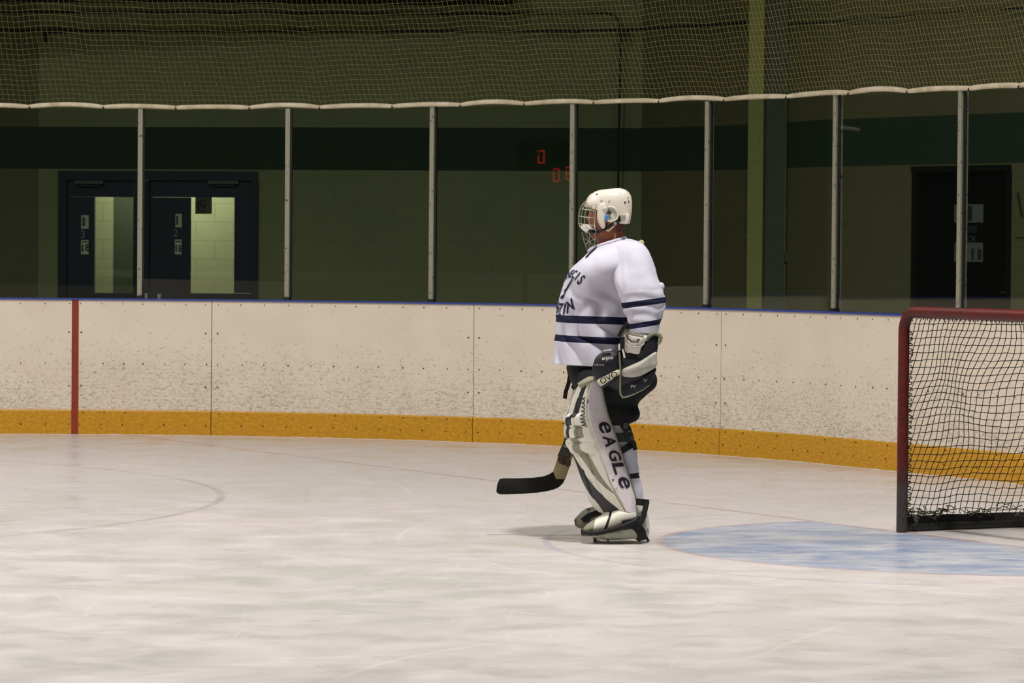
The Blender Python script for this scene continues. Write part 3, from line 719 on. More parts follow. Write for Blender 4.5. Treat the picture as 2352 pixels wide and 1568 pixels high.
for i in range(0, nV + 13):
    for j in range(1, nH):
        if 0 <= (i - (nH - j) * .42) / nV <= 1:
            p = net_g(i, j); k_ = .0055; mb.add([p + Vector(v) * k_ for v in ((1, 0, 0), (-1, 0, 0), (0, 1, 0), (0, -1, 0), (0, 0, 1), (0, 0, -1))], [(0, 2, 4), (2, 1, 4), (1, 3, 4), (3, 0, 4), (2, 0, 5), (1, 2, 5), (3, 1, 5), (0, 3, 5)])
# roof netting
for k in range(0, 47):
    u = -HW + .03 + k * CELLG; dd = .52
    if abs(u) > HW - .42: dd = .52 - .42 + math.sqrt(max(0, .42 ** 2 - (abs(u) - (HW - .42)) ** 2))
    mb.tube([gp(u, b, 1.225 - .02 * math.sin(PI * b / .6)) for b in (0, dd * .33, dd * .66, dd)], .0022, 4, cap=False)
for k in range(1, 13):
    b = k * CELLG; W = HW if b < .1 else HW - .42 + math.sqrt(max(0, .42 ** 2 - (b - .1) ** 2)); mb.tube([gp(u * W, b, 1.225 - .02 * math.sin(PI * b / .6)) for u in [q / 8 - 1 for q in range(17)]], .0022, 4, cap=False)
mb.build('goal_netting', M_CORD, goal, smooth=False, fix=False)
M_LACE = plain('lacing_cord', (52, 50, 34), .8)
# lacing round the posts and crossbar, bunched cord at the foot
mb = MB()
for side in (-1, 1):
    pts = []; n = 34
    for k in range(n * 8):
        a = k / 8 * 2 * PI; z = .09 + 1.05 * k / (n * 8); r = PR + .004
        pts.append(gp(side * HW + r * math.cos(a) * .6 - side * .018, .012 + r * .75 * (1 + math.sin(a)) * .55, z + .006 * noise.noise((k * .3, side, 0))))
    mb.tube(pts, .003, 4, cap=False); mb.build('lacing', M_LACE, goal, smooth=False, fix=False); mb = MB()
pts = []
for k in range(44):
    u = -HW + .12 + k * .039; pts += [gp(u, .012, GH - PR - .004), gp(u + .012, .036, GH - .03), gp(u + .024, .03, GH - .045)]
mb.tube(pts, .0026, 4, cap=False); mb.build('lacing', M_LACE, goal, smooth=False, fix=False)
mb = MB()
for k in range(80):
    q = random.uniform(.0, 1) ** 1.2; u, b = plan(q, .1); z = random.uniform(.085, .135); pp = []
    for m in range(5): pp.append(gp(u * .99 + random.uniform(-.03, .03), b - .02 + random.uniform(-.03, .02), z + random.uniform(-.02, .02))); u += .02 if .2 < q < .8 else 0; b += .022 if q < .2 else (-.022 if q > .8 else 0)
    mb.tube(pp, .003, 4, cap=False)
for k in range(3): mb.tube([gp(-HW + .03, .05 + k * .012, .10), gp(-HW + .045 + .01 * k, .06, .06), gp(-HW + .035, .07 - k * .01, .02 + .01 * k)], .0028, 4)
bc = mb.build('bunched_cord', plain('bunched_cord_green', (70, 76, 56), .8, var=.3), goal, smooth=False, fix=False)

bc['kind'] = 'stuff'
# ------------------------------------------------------------------ goalie
D0 = 19.6
def PX(x, y, d=0.0): return at_depth(x, y, D0 + d)
K = F / D0                                                     # pixels per metre at the goalie
foot = ground(1425, 1246)
goalie = thing('person', 'goalie standing side-on in white jersey, white helmet with cage and big leg pads, facing left', 'person', foot)
M_SKIN = plain('skin', (156, 96, 70), .5, 0, .4, .06, 12); M_JERSEY = None
M_WHITE = plain('jersey_white', (203, 200, 212), .75, 0, .2, .02, 6); M_NAVYC = plain('jersey_navy', (25, 25, 54), .75, 0, .2, .1, 60)
M_BLACKC = plain('pants_black', (18, 19, 18), .8, 0, .25, .2, 40); M_HELM = worn('helmet_white', (224, 214, 199), (212, 202, 186), 12, .5, .8, .22)
M_STEEL = plain('cage_steel', (190, 190, 172), .3, .75); M_PADW = worn('pad_white', (218, 215, 200), (172, 168, 150), 16, .56, .8, .5)
M_PADG = worn('pad_grey_green', (134, 132, 108), (116, 114, 94), 14, .5, .7, .55); M_PADB = worn('pad_black', (36, 34, 36), (62, 58, 56), 26, .6, .75, .5)
M_PADF = worn('pad_side_white', (222, 212, 212), (196, 184, 182), 10, .55, .8, .5); M_BLACK = plain('strap_black', (20, 20, 20), .6, 0, .3, .2)
M_SOCK = plain('sock_white', (205, 202, 212), .85, 0, .15, .03, 10); M_LETTER = plain('letter_dark', (38, 30, 42), .6, 0, .3)
M_GLV = plain('glove_navy_black', (19, 19, 28), .55, 0, .4, .2); M_GLVW = worn('glove_grey_white', (178, 173, 160), (146, 141, 126), 12, .5, .8, .5)
M_GLVG = plain('glove_piping', (120, 124, 96), .6); M_CUFF = worn('glove_cuff_white', (218, 208, 196), (190, 178, 162), 12, .55, .8, .5)
M_SKATE = worn('skate_holder', (206, 208, 190), (150, 152, 130), 16, .5, .75, .45); M_BLADE = plain('skate_steel', (150, 150, 144), .25, .9)

def sup(a, e):
    c, s = math.cos(a), math.sin(a); f = lambda v: math.copysign(abs(v) ** (2.0 / e), v); return f(c), f(s)
def ring_of(st, n, e=2.3):
    xl, yl, xr, yr, b, d = st; p, q = PX(xl, yl, d), PX(xr, yr, d); c = (p + q) / 2; u = (q - p) / 2
    return [c + u * sup(k * 2 * PI / n, e)[0] + Vector((0, b, 0)) * sup(k * 2 * PI / n, e)[1] for k in range(n)]
def loft_px(stations, n=48, sub=6, e=2.3, mats=0, mat_fn=None, cap=True, name=None, disp=None):
    dense = catmull(stations, sub); mb = MB(); rings = [ring_of(s, n, e) for _, s in dense]
    if disp:
        for i, r in enumerate(rings):
            c = sum(r, Vector()) / n
            rings[i] = [p + (p - c).normalized() * disp(p, dense[i][0], k / n) for k, p in enumerate(r)]
    mb.rings(rings, 0, cap, mat_fn=(lambda i, k: mat_fn(dense[i][0], k / n)) if mat_fn else None)
    return mb
def folds(p, amp, dirn=(1, 0, 1), s=9.0, stretch=.35):
    d = Vector(dirn).normalized(); a = p.dot(d); o = d.cross(Vector((0, 1, 0))); b = p.dot(o)
    return amp * (noise.noise((a * s * stretch, b * s, p.y * s * .6)) + .5 * noise.noise((a * s * stretch * 2.1, b * s * 2.2 + 7, p.y * s)))

# --- body: one continuous surface (head, neck, trunk, arms, legs), closed by a voxel remesh
def solid(bm_list):
    mb = MB()
    for m_ in bm_list: mb.add(m_.v, m_.f, 0)
    return mb
TORSO = [(1363, 567, 1432, 546, .088, .20), (1351, 580, 1454, 551, .14, .20), (1338, 594, 1475, 563, .22, .20), (1318, 612, 1491, 592, .272, .21), (1304, 634, 1498, 622, .282, .215),
         (1292, 661, 1496, 660, .265, .22), (1284, 690, 1493, 694, .245, .22), (1278, 722, 1488, 728, .232, .22), (1276, 739, 1485, 745, .23, .22), (1273, 767, 1481, 776, .23, .22), (1271, 782, 1479, 791, .232, .22), (1268, 833, 1476, 842, .24, .22)]
LARM = [(1414, 566, 1460, 554, .06, .07), (1404, 582, 1482, 566, .10, .045), (1401, 610, 1495, 592, .125, .015), (1406, 644, 1507, 630, .135, -.03), (1419, 673, 1521, 658, .122, -.07), (1427, 695, 1530, 681, .118, -.075),
        (1430, 708, 1531, 694, .116, -.078), (1437, 724, 1527, 712, .11, -.08), (1444, 744, 1522, 731, .105, -.085), (1447, 755, 1517, 744, .1, -.09), (1447, 772, 1511, 768, .09, -.10)]
def shrink(st, k, kb): return [((a + c) / 2 - (c - a) / 2 * k, (b + d) / 2 - (d - b) / 2 * k, (a + c) / 2 + (c - a) / 2 * k, (b + d) / 2 + (d - b) / 2 * k, e * kb, f) for a, b, c, d, e, f in st]
HX, HY, HD = 1398, 486, .20                                    # head centre
def head_pt(f, s, u):
    """head space in metres: f forward (to the left), s to the near side, u up; the face looks a little down"""
    a = math.radians(7); ff = f * math.cos(a) + u * math.sin(a) * .0; uu = u - f * math.sin(a)
    yaw = math.radians(6)
    return PX(HX, HY, HD) + Vector((-ff * math.cos(yaw) + s * math.sin(yaw) * 1.0, -s * math.cos(yaw) - ff * math.sin(yaw), uu))
head = MB(); rings = []
for u, fr, bk, w in ((-.142, .058, -.0, .018), (-.136, .082, .02, .034), (-.118, .096, .045, .048), (-.095, .100, .062, .058), (-.07, .102, .08, .064), (-.045, .101, .092, .068), (-.02, .098, .1, .071), (.005, .099, .103, .074), (.03, .101, .103, .076), (.06, .098, .1, .074), (.085, .085, .09, .066), (.105, .06, .066, .048), (.115, .025, .03, .02)):
    r = []
    for k in range(28):
        c, s = sup(k * 2 * PI / 28, 2.2); r.append(head_pt(c * (fr if c > 0 else bk), s * w, u))
    rings.append(r)
head.rings(rings)
nose = MB(); nose.rings([[head_pt(f + h * math.cos(k * PI / 4), w * math.sin(k * PI / 4), u) for k in range(8)] for u, f, h, w in ((.022, .095, .006, .006), (.0, .1, .012, .010), (-.022, .104, .018, .014), (-.036, .104, .020, .018), (-.044, .098, .010, .012))])
lips = MB(); lips.ellipsoid(head_pt(.098, 0, -.068), head_pt(.010, 0, 0) - head_pt(0, 0, 0), head_pt(0, .026, 0) - head_pt(0, 0, 0), Vector((0, 0, .011)))
chin = MB(); chin.ellipsoid(head_pt(.078, 0, -.118), (.022, 0, 0), (0, .026, 0), (0, 0, .02))
neck = loft_px([(1366, 545, 1428, 520, .065, .2), (1372, 560, 1432, 535, .068, .2), (1368, 590, 1440, 565, .09, .2), (1360, 620, 1455, 600, .12, .2)], 24, 4)
LLEG = [(1345, 830, 1480, 830, .08, .12), (1345, 880, 1485, 880, .105, .06), (1366, 930, 1450, 930, .09, .04), (1394, 975, 1438, 975, .058, .01), (1400, 1000, 1444, 1000, .056, .0), (1414, 1050, 1455, 1050, .054, -.01), (1428, 1100, 1464, 1100, .05, -.02), (1440, 1150, 1472, 1150, .045, -.04), (1438, 1180, 1480, 1180, .045, -.06), (1436, 1205, 1484, 1205, .045, -.06)]
def farleg(st, dx=-4, dd=.40): return [((a - CX) * .975 + CX + dx, (b - 559) * .982 + 559 - 2, (c - CX) * .975 + CX + dx, (d - 559) * .982 + 559 - 2, e, f + dd) for a, b, c, d, e, f in st]
hand_l = loft_px([(1448, 768, 1500, 766, .035, -.12), (1440, 795, 1495, 795, .04, -.15), (1425, 830, 1480, 832, .045, -.17), (1405, 858, 1450, 866, .03, -.18)], 20, 4)
RARM = [(1385, 575, 1450, 570, .09, .40), (1378, 620, 1455, 615, .085, .45), (1372, 680, 1440, 680, .07, .47), (1360, 740, 1415, 740, .055, .46), (1345, 800, 1392, 800, .04, .44), (1340, 835, 1386, 838, .045, .42)]
fingers = []
for k in range(4):
    m_ = MB(); base = PX(1352 + k * 5, 836 + k * 9, .425); m_.tube([base, base + Vector((-.035, -.0, -.005)), base + Vector((-.05, -.025, -.008)), base + Vector((-.03, -.055, -.01)), base + Vector((0, -.06, -.01))], [.011, .011, .01, .0095, .008], 8); fingers.append(m_)
m_ = MB(); base = PX(1375, 835, .40); m_.tube([base, base + Vector((-.02, -.03, .015)), base + Vector((-.045, -.05, .005)), base + Vector((-.055, -.05, -.02))], [.014, .013, .011, .009], 8); fingers.append(m_)
parts_ = [head, nose, lips, chin, neck, loft_px(shrink(TORSO[2:10], .78, .76) + [(1325, 820, 1460, 822, .17, .2), (1340, 860, 1460, 860, .16, .2)], 32, 3), loft_px(shrink(LARM, .62, .62), 24, 3), hand_l, loft_px(RARM, 24, 3), loft_px(LLEG, 24, 3), loft_px(farleg(LLEG), 24, 3)] + fingers
body = solid(parts_).build('body', M_SKIN, None)
rm = body.modifiers.new('remesh', 'REMESH'); rm.mode = 'VOXEL'; rm.voxel_size = .0065; rm.use_smooth_shade = True
sm = body.modifiers.new('smooth', 'SMOOTH'); sm.factor = .5; sm.iterations = 3
dg = bpy.context.evaluated_depsgraph_get(); me2 = bpy.data.meshes.new_from_object(body.evaluated_get(dg)); body.modifiers.clear(); old = body.data; body.data = me2; bpy.data.meshes.remove(old)
me2.polygons.foreach_set('use_smooth', [True] * len(me2.polygons)); attach(body, goalie)
for s in (-1, 1):
    mb = MB(); mb.ellipsoid(head_pt(.083, s * .030, .012), (.011, 0, 0), (0, .013, 0), (0, 0, .007)); mb.build('eye', plain('eye_white', (220, 214, 206), .3), body)
    mb = MB(); mb.ellipsoid(head_pt(.0915, s * .031, .011), (.004, 0, 0), (0, .006, 0), (0, 0, .006)); mb.build('iris', plain('iris_brown', (50, 34, 24), .3), body)
    mb = MB(); mb.tube([head_pt(.099, s * .012, .03), head_pt(.1, s * .03, .036), head_pt(.088, s * .05, .03)], .004, 6); mb.build('eyebrow', plain('hair_dark', (62, 36, 26), .8), body)
mb = MB(); mb.tube([head_pt(.101, -.026, -.068), head_pt(.109, 0, -.067), head_pt(.101, .026, -.068)], .0028, 6); mb.build('mouth', plain('lip_line', (110, 50, 44), .6), body)
# hair showing at the nape
mb = MB(); rr = []
for u, b, w in ((.03, -.1, .066), (-.03, -.104, .068), (-.08, -.094, .062), (-.115, -.08, .055), (-.14, -.066, .045), (-.15, -.055, .035)):
    rr.append([head_pt(b * (.55 + .45 * math.cos(a)) + .0, w * math.sin(a) * 1.08, u) for a in [-PI * .62 + PI * 1.24 * k / 14 for k in range(15)]] + [head_pt(b * .35, w * .6 * math.sin(a), u) for a in (PI * .5, 0, -PI * .5)])
mb.rings(rr); mb.build('hair', worn('hair_auburn', (92, 50, 34), (56, 32, 24), 60, .4, .7, .7, 0, (1, 1, .2)), goalie)

# --- jersey: trunk and sleeves
def tdisp(p, v, q):
    z = min(1, v / 1.0)
    lo = min(1, max(0, (v - 4.2) / 4)); wv = q * 11 - v * .42 + 1.1 * noise.noise((q * 5, v * .45, 3))
    drape = (abs(math.sin(wv * PI)) ** .8 - .6) * .055 * lo * min(1, max(.12, (q - .52) / .08)) * (.6 + .6 * noise.noise((q * 4, v * .3, 8)))
    pit = 0.0
    for qc, vc, am, sl in ((.80, 4.0, .030, .035), (.765, 4.6, .022, .03), (.725, 5.2, .018, .03)):
        pit -= am * math.exp(-((q - qc - (v - vc) * -sl) / .014) ** 2 - ((v - vc) / 1.3) ** 2)
    pull = -.035 * math.exp(-((q - .76) / .05) ** 2 - ((v - 5.4) / 1.2) ** 2)
    return z * (folds(p, .016, (.55, 0, -.85), 5.5, .3) + drape + pit + pull + .005 * noise.noise((p.x * 22, p.y * 22, p.z * 10)))
def tmat(v, q): return 1 if (6.98 < v < 7.97 or 8.98 < v < 9.95) else 0
mb = loft_px(TORSO, 96, 12, 2.3, mat_fn=tmat, cap=False, disp=tdisp)
hem = mb.v[-96:]; cc = sum(hem, Vector()) / 96
mb.rings([hem, [p - (p - cc).normalized() * .007 + Vector((0, 0, -.003)) for p in hem], [p - (p - cc).normalized() * .014 + Vector((0, 0, .02)) for p in hem]], 0, False)
jersey = mb.build('jersey', [M_WHITE, M_NAVYC], goalie, angle=70)
def sdisp(p, v, q): return folds(p, .016, (-.35, 0, .93), 7, .28) * min(1, v / 2 + .2) - .014 * math.exp(-((q - .66 + .02 * (v - 2.5)) / .02) ** 2 - ((v - 2.6) / 1.1) ** 2) - .012 * math.exp(-((q - .71 + .02 * (v - 2.5)) / .018) ** 2 - ((v - 2.3) / .9) ** 2) + .004 * noise.noise((p.x * 25, p.y * 25, p.z * 14)) + (.004 * math.sin(v * 5 + 4 * noise.noise((q * 4, 1, 2))) if 4 < v < 8.5 else 0) * .6
def smat(v, q): return 1 if (4.92 < v < 5.95 or 7.97 < v < 8.95) else 0
mb = loft_px(LARM, 64, 12, 2.2, mat_fn=smat, disp=sdisp); sl = mb.build('sleeve', [M_WHITE, M_NAVYC], jersey, angle=70)
mb = loft_px([(1380, 566, 1452, 562, .09, .37), (1372, 590, 1462, 585, .12, .41)] + [(a - 10, b, c + 10, d, e * 1.35, f) for a, b, c, d, e, f in RARM[1:5]] + [(1343, 815, 1396, 815, .06, .43)], 48, 6, 2.2, disp=sdisp)
mb.build('sleeve', [M_WHITE, M_NAVYC], jersey, angle=70)
mb = MB(); mb.ellipsoid(PX(1517, 659, -.09), (.02, 0, .012), (0, .025, 0), (-.008, 0, .022)); mb.build('elbow_bunch', M_WHITE, jersey)
# collar
def S_t(q, v, off=0.0):
    st = cat_at(TORSO, v); a = q * 2 * PI; xl, yl, xr, yr, b, d = st; p, r_ = PX(xl, yl, d), PX(xr, yr, d); c = (p + r_) / 2; u = (r_ - p) / 2; C, S_ = sup(a, 2.3)
    o = c + u * C + Vector((0, b, 0)) * S_; dirn = (o - c).normalized(); return o + dirn * (tdisp(o, v, q) + off)
mb = MB(); mb.tube([S_t(k / 64, .12 + .55 * max(0, math.cos((k / 64 - .54) * 2 * PI)) ** 6, .004) for k in range(64)], .010, 8, closed=True); mb.build('collar', M_WHITE, jersey)
def on_torso(px, py):
    best = None
    for i in range(50):
        for j in range(40):
            q, v = .45 + .5 * i / 49, 11 * (j / 39) ** 1.4; x, y = project(S_t(q, v)); e = (x - px) ** 2 + (y - py) ** 2
            if best is None or e < best[0]: best = (e, q, v)
    return best[1], best[2]
cl = [on_torso(*p) for p in ((1374, 564), (1366, 572), (1357, 581), (1348, 591))]
mb = MB(); mb.strap([S_t(*c, .006) for c in cl], [Vector((.5, -.2, .8))] * 4, .026, .006); mb.build('collar_flap', M_BLACK, jersey)['label'] = 'black collar flap'
# chest lettering: two arcs and a slanting bar between, wrapped on the chest
Q0 = .565; M_PRINT = M_NAVYC
def chest(u, h):
    """u metres to the wearer's left (towards the camera), h metres up from the chest centre -> q, v"""
    return Q0 + u / 1.62, 4.95 - h / .070
def arc_word(word, rad, ctr_h, size, up, name, spread):
    mb = MB(); n = len(word)
    for i, ch in enumerate(word):
        a = (i - (n - 1) / 2) * spread; vs, fs = text_geo(ch, .02, .2)
        P = []
        for v in vs:
            x, y = v.x * size, (v.y - .35) * size
            r = rad + (y if up else -y)
            u = math.sin(a) * r + math.cos(a) * x; h = (math.cos(a) * r - math.sin(a) * x - rad) if up else (-math.cos(a) * r + math.sin(a) * x + rad)
            q, vv = chest(u, ctr_h + h); P.append(S_t(q, vv, .004))
        mb.add(P, fs)
    return mb.build(name, M_PRINT, jersey, smooth=False, fix=False)
arc_word('AKNECIS', .24, .085, .075, True, 'lettering', .20)
arc_word('ARZIN', .22, -.115, .085, False, 'lettering', .22)
mb = MB(); nn = 16
for (u0, h0), (u1, h1), w in (((.05, .05), (-.005, -.055), .010), ((.002, -.045), (-.035, -.058), .014), ((.03, .0), (-.02, -.02), .006)):
    L = []
    for k in range(nn + 1):
        t = k / nn; u = u0 + (u1 - u0) * t; h = h0 + (h1 - h0) * t; L.append([S_t(*chest(u - w * .8, h + w * .5), .004), S_t(*chest(u + w * .8, h - w * .5), .004)])
    mb.add([p for r in L for p in r], [(2 * k, 2 * k + 1, 2 * k + 3, 2 * k + 2) for k in range(nn)])
mb.build('crest', M_PRINT, jersey, smooth=False, fix=False)

# --- pants
PEL = [(1302, 818, 1470, 820, .20, .215), (1301, 838, 1484, 838, .215, .21), (1308, 870, 1492, 872, .225, .21), (1325, 898, 1478, 900, .20, .21)]
mb = loft_px(PEL, 48, 6, 2.4, disp=lambda p, v, q: folds(p, .008, (0, 0, 1), 10))
m2 = loft_px([(1325, 824, 1490, 822, .05, .12), (1325, 842, 1498, 840, .10, .09), (1326, 868, 1508, 866, .145, .045), (1332, 890, 1505, 888, .145, .035), (1342, 912, 1484, 908, .14, .03), (1352, 935, 1466, 930, .132, .02), (1358, 952, 1469, 950, .128, .015), (1368, 966, 1462, 964, .118, .01), (1380, 975, 1440, 975, .09, .01)], 48, 6, 2.6, disp=lambda p, v, q: folds(p, .010, (0, 0, 1), 12) - .007 * math.exp(-((v - 4.6) / .5) ** 2))
mb.add(m2.v, m2.f)
m3 = loft_px(farleg([(1325, 830, 1490, 828, .135, .06), (1326, 868, 1490, 866, .14, .045), (1342, 912, 1480, 908, .135, .03), (1358, 952, 1460, 950, .125, .015), (1380, 975, 1440, 975, .09, .01)]), 40, 5, 2.6); mb.add(m3.v, m3.f)
pants = mb.build('hockey_pants', M_BLACKC, goalie, angle=80)

# --- leg pads
TH = math.radians(32)
def leg_pad(name, L, A, B, dA, dL, dB, lettering, label):
    """pad wrapped round the leg: L inner front edge, A outer front edge, B outer rear edge, in pixels from top to foot"""
    st = [l + a + b for l, a, b in zip(L, A, B)]; NU, NF = 84, 16
    def edge(v):
        x = cat_at(st, v); l = PX(x[0], x[1], dL); a = PX(x[2], x[3], dA); b = PX(x[4], x[5], dB); return l, a, b
    fn = Vector((-math.cos(TH), -math.sin(TH), 0)); wn = Vector((math.sin(TH), -math.cos(TH), 0))
    def roll(v):
        # three knee rolls
        k = 0
        for c, h in ((3.28, .6), (4.5, .63), (5.6, .46)): k = max(k, 1 - ((v - c) / h) ** 2)
        return .024 * math.sqrt(max(0, k)) if 2.5 < v < 6.2 else 0.0
    def front(v, t):
        l, a, b = edge(v); p = a + (l - a) * t
        seam = sum(-.010 * math.exp(-((t - s_) / .02) ** 2) for s_ in (.33, .66)) * (1 if 2.2 < v < 9.5 else .4)
        bul = .030 * (1 - abs(2 * t - 1) ** 2.6)
        return p + fn * (bul + seam + roll(v) * (1 - abs(2 * t - 1) ** 4) - .012 * (t < .02 or t > .98))
    def side(v, q):
        l, a, b = edge(v); return a + (b - a) * q + wn * (.014 * (1 - abs(2 * q - 1) ** 3)) - wn * .0
    XS = [0, .6, 2, 2.9, 3.0, 3.62, 3.7, 4.7, 4.8, 5.7, 6.2, 8, 9.6, 10.6, 11.2, 12]
    LO = [.04, .07, .16, .27, .42, .44, .64, .64, .88, .88, .84, .60, .34, .20, .14, .1]; HI = [.14, .20, .42, .55, .76, .80, .94, .94, 1.0, 1.0, 1.0, .95, .74, .60, .62, .7]
    GX = [2.0, 3.6, 3.7, 4.7, 4.8, 5.8, 6.2, 8, 9.0, 9.6]; GL = [.08, .30, .16, .16, .36, .36, .26, .15, .06, .02]; GH_ = [.08, .3, .42, .42, .62, .62, .58, .34, .16, .03]
    SEGN = (12, 14, 12, 14, 12, 12); NU = sum(SEGN)
    def cuts(v):
        lo, hi = interp(v, XS, LO), interp(v, XS, HI); gl, gh = interp(v, GX, GL), interp(v, GX, GH_); gh = min(gh, lo); gl = min(gl, gh)
        return [0, gl, gh, lo, hi, min(1, hi + .38), 1]
    def tlist(v):
        c = cuts(v); t = []
        for (a, b), n in zip(zip(c[:-1], c[1:]), SEGN): t += [a + (b - a) * k / n for k in range(n)]
        return t + [1.0]
    mb = MB(); rings = []; NV = 200; vs_ = [i * (len(L) - 1) / NV for i in range(NV + 1)]
    for v in vs_:
        l, a, b = edge(v); r = [front(v, t) for t in reversed(tlist(v))]
        r += [side(v, (k + .5) / NF) for k in range(NF)]
        r += [b + (l - a) * t for t in (0, .25, .5, .75, 1.0)]
        r += [l + (b - a) * q - wn * .01 * math.sin(PI * q) for q in (.8, .55, .3, .1)]
        rings.append(r)
    def mf(i, k):
        v = vs_[i] + (vs_[1] - vs_[0]) / 2
        if k >= NU: return 3 if k < NU + NF else 0 if k > NU + NF + 3 else 2
        x = NU - 1 - k
        for g, n in enumerate(SEGN):
            if x < n: break
            x -= n
        return (0, 1 if v > 3.65 else 0, 0, 2, 0, 1 if v < 2.7 else 0)[g]
    mb.rings(rings, 0, True, mat_fn=mf)
    o = mb.build(name, [M_PADW, M_PADG, M_PADB, M_PADF], goalie, angle=50); o['label'] = label
    if lettering:
        # lettering read from the knee down to the ankle on the outer side
        for i, (ch, v0) in enumerate((('e', 3.95), ('A', 5.15), ('G', 6.35), ('L', 7.45), ('e', 8.6))):
            vs, fs = text_geo(ch, .012 if ch == 'e' else .024, .14); mb = MB(); H = .70 if ch != 'e' else .50
            x0 = min(v.x for v in vs); x1 = max(v.x for v in vs); y0 = min(v.y for v in vs); y1 = max(v.y for v in vs); P = []
            for v in vs:
                q = .30 + .58 * (v.y - y0) / (y1 - y0); vv = v0 + (v.x - (x0 + x1) / 2) / (x1 - x0) * .92; P.append(side(vv, q) + wn * .004)
            mb.add(P, fs); mb.build('letter', M_LETTER, o, smooth=False, fix=False)
        mb = MB(); mb.strap([side(v, .1) + wn * .003 for v in (1.2, 1.6, 2.1, 2.6)], fn, .018, .006); mb.strap([side(v, .1) + wn * .003 for v in (7.9, 8.3, 8.7, 9.0)], fn, .024, .006); mb.build('side_tab', M_PADF, o)
        mb = MB(); a = side(1.9, .02) + wn * .006; mb.box(a, (.008, .004, .022)); a = side(8.35, .1) + wn * .008; mb.box(a, (.007, .004, .01)); mb.build('tab_mark', M_LETTER, o)
        mb = MB(); mb.tube([side(v, 1.0) + wn * .002 for v in [k * .4 for k in range(31)]], .005, 6); mb.build('edge_piping', M_PADG, o)
        mb = MB(); mb.tube([front(v, .0) + wn * .004 + fn * .002 for v in [.2 + k * .4 for k in range(27)]], .0035, 6); mb.build('front_piping', M_PADW, o)
        # laces along the front seam above the knee
        mb = MB()
        for k in range(8): v = 1.6 + k * .28; mb.tube([front(v, .05), front(v + .1, .13) + fn * .004, front(v + .2, .05)], .003, 5)
        mb.build('lace', M_BLACK, o)
    # boot flap over the skate
    return o
Lp = [(1337, 880), (1320, 903), (1310, 933), (1304, 960), (1303, 985), (1306, 1014), (1313, 1041), (1324, 1068), (1333, 1095), (1341, 1120), (1350, 1145), (1362, 1164), (1376, 1176)]
Ap = [(1358, 868), (1352, 892), (1348, 925), (1350, 958), (1358, 985), (1368, 1011), (1377, 1038), (1386, 1064), (1396, 1092), (1408, 1120), (1420, 1143), (1431, 1162), (1438, 1174)]
Bp = [(1375, 872), (1382, 890), (1388, 922), (1396, 953), (1406, 981), (1416, 1008), (1425, 1036), (1434, 1062), (1443, 1090), (1452, 1117), (1459, 1141), (1463, 1162), (1464, 1180)]
DA = -.17
lp = leg_pad('leg_pad', Lp, Ap, Bp, DA, DA + .24, DA + .065, True, 'near white leg pad with dark stripes and lettering')
BOOT = [(1452, 1166, 1470, 1194, .07, -.075), (1438, 1160, 1452, 1203, .095, -.075), (1420, 1164, 1428, 1212, .105, -.075), (1411, 1170, 1399, 1218, .107, -.075), (1396, 1177, 1379, 1222, .105, -.075), (1374, 1188, 1362, 1224, .095, -.075), (1351, 1201, 1349, 1225, .08, -.075), (1341, 1211, 1340, 1222, .045, -.075)]
def bmat(v, q): return 1 if 3.35 < v < 3.75 else (2 if v > 5.2 else 0)
mb = loft_px(BOOT, 40, 10, 2.2, mat_fn=bmat, disp=lambda p, v, q: -.006 * math.exp(-((v - 3.55) / .12) ** 2) + .004 * noise.noise((p.x * 18, p.y * 18, p.z * 18))); mb.build('boot_flap', [M_PADW, M_PADB, M_PADG], lp, angle=60)
# far pad
def far_px(pts, k, dx): return [((x - CX) * .975 + CX + dx, (y - 559) * .978 + 559) for x, y in pts]
Lf = [(a[0] + 22, a[1]) for a in far_px(Lp, 0, 4)]; Af = far_px(Lp, 0, 4); Bf = [(a[0] + 52, a[1]) for a in far_px(Lp, 0, 4)]
rp = leg_pad('leg_pad', Lf, Af, Bf, .27, .52, .30, False, 'far white leg pad, mostly hidden behind the near one')
mb = loft_px([(1432, 1150, 1448, 1190, .07, .45), (1410, 1150, 1420, 1196, .09, .45), (1385, 1158, 1390, 1203, .1, .45), (1362, 1163, 1362, 1208, .1, .45), (1340, 1172, 1338, 1213, .09, .45), (1326, 1184, 1326, 1211, .07, .45), (1319, 1193, 1320, 1204, .03, .45)], 40, 8, 2.2, mat_fn=lambda v, q: 1 if v > 5.2 or (3.2 < v < 3.6) else (0 if v > 2.2 else 2), disp=lambda p, v, q: .004 * noise.noise((p.x * 18, p.y * 18, p.z * 18)))
mb.build('boot_flap', [M_PADG, M_PADB, M_PADW], rp, angle=60)
mb = MB(); mb.strap([PX(1338, 1196, .34), PX(1350, 1186, .335), PX(1364, 1180, .33), PX(1380, 1175, .335)], (0, 0, 1), .03, .008); mb.build('boot_strap', M_BLACK, rp)

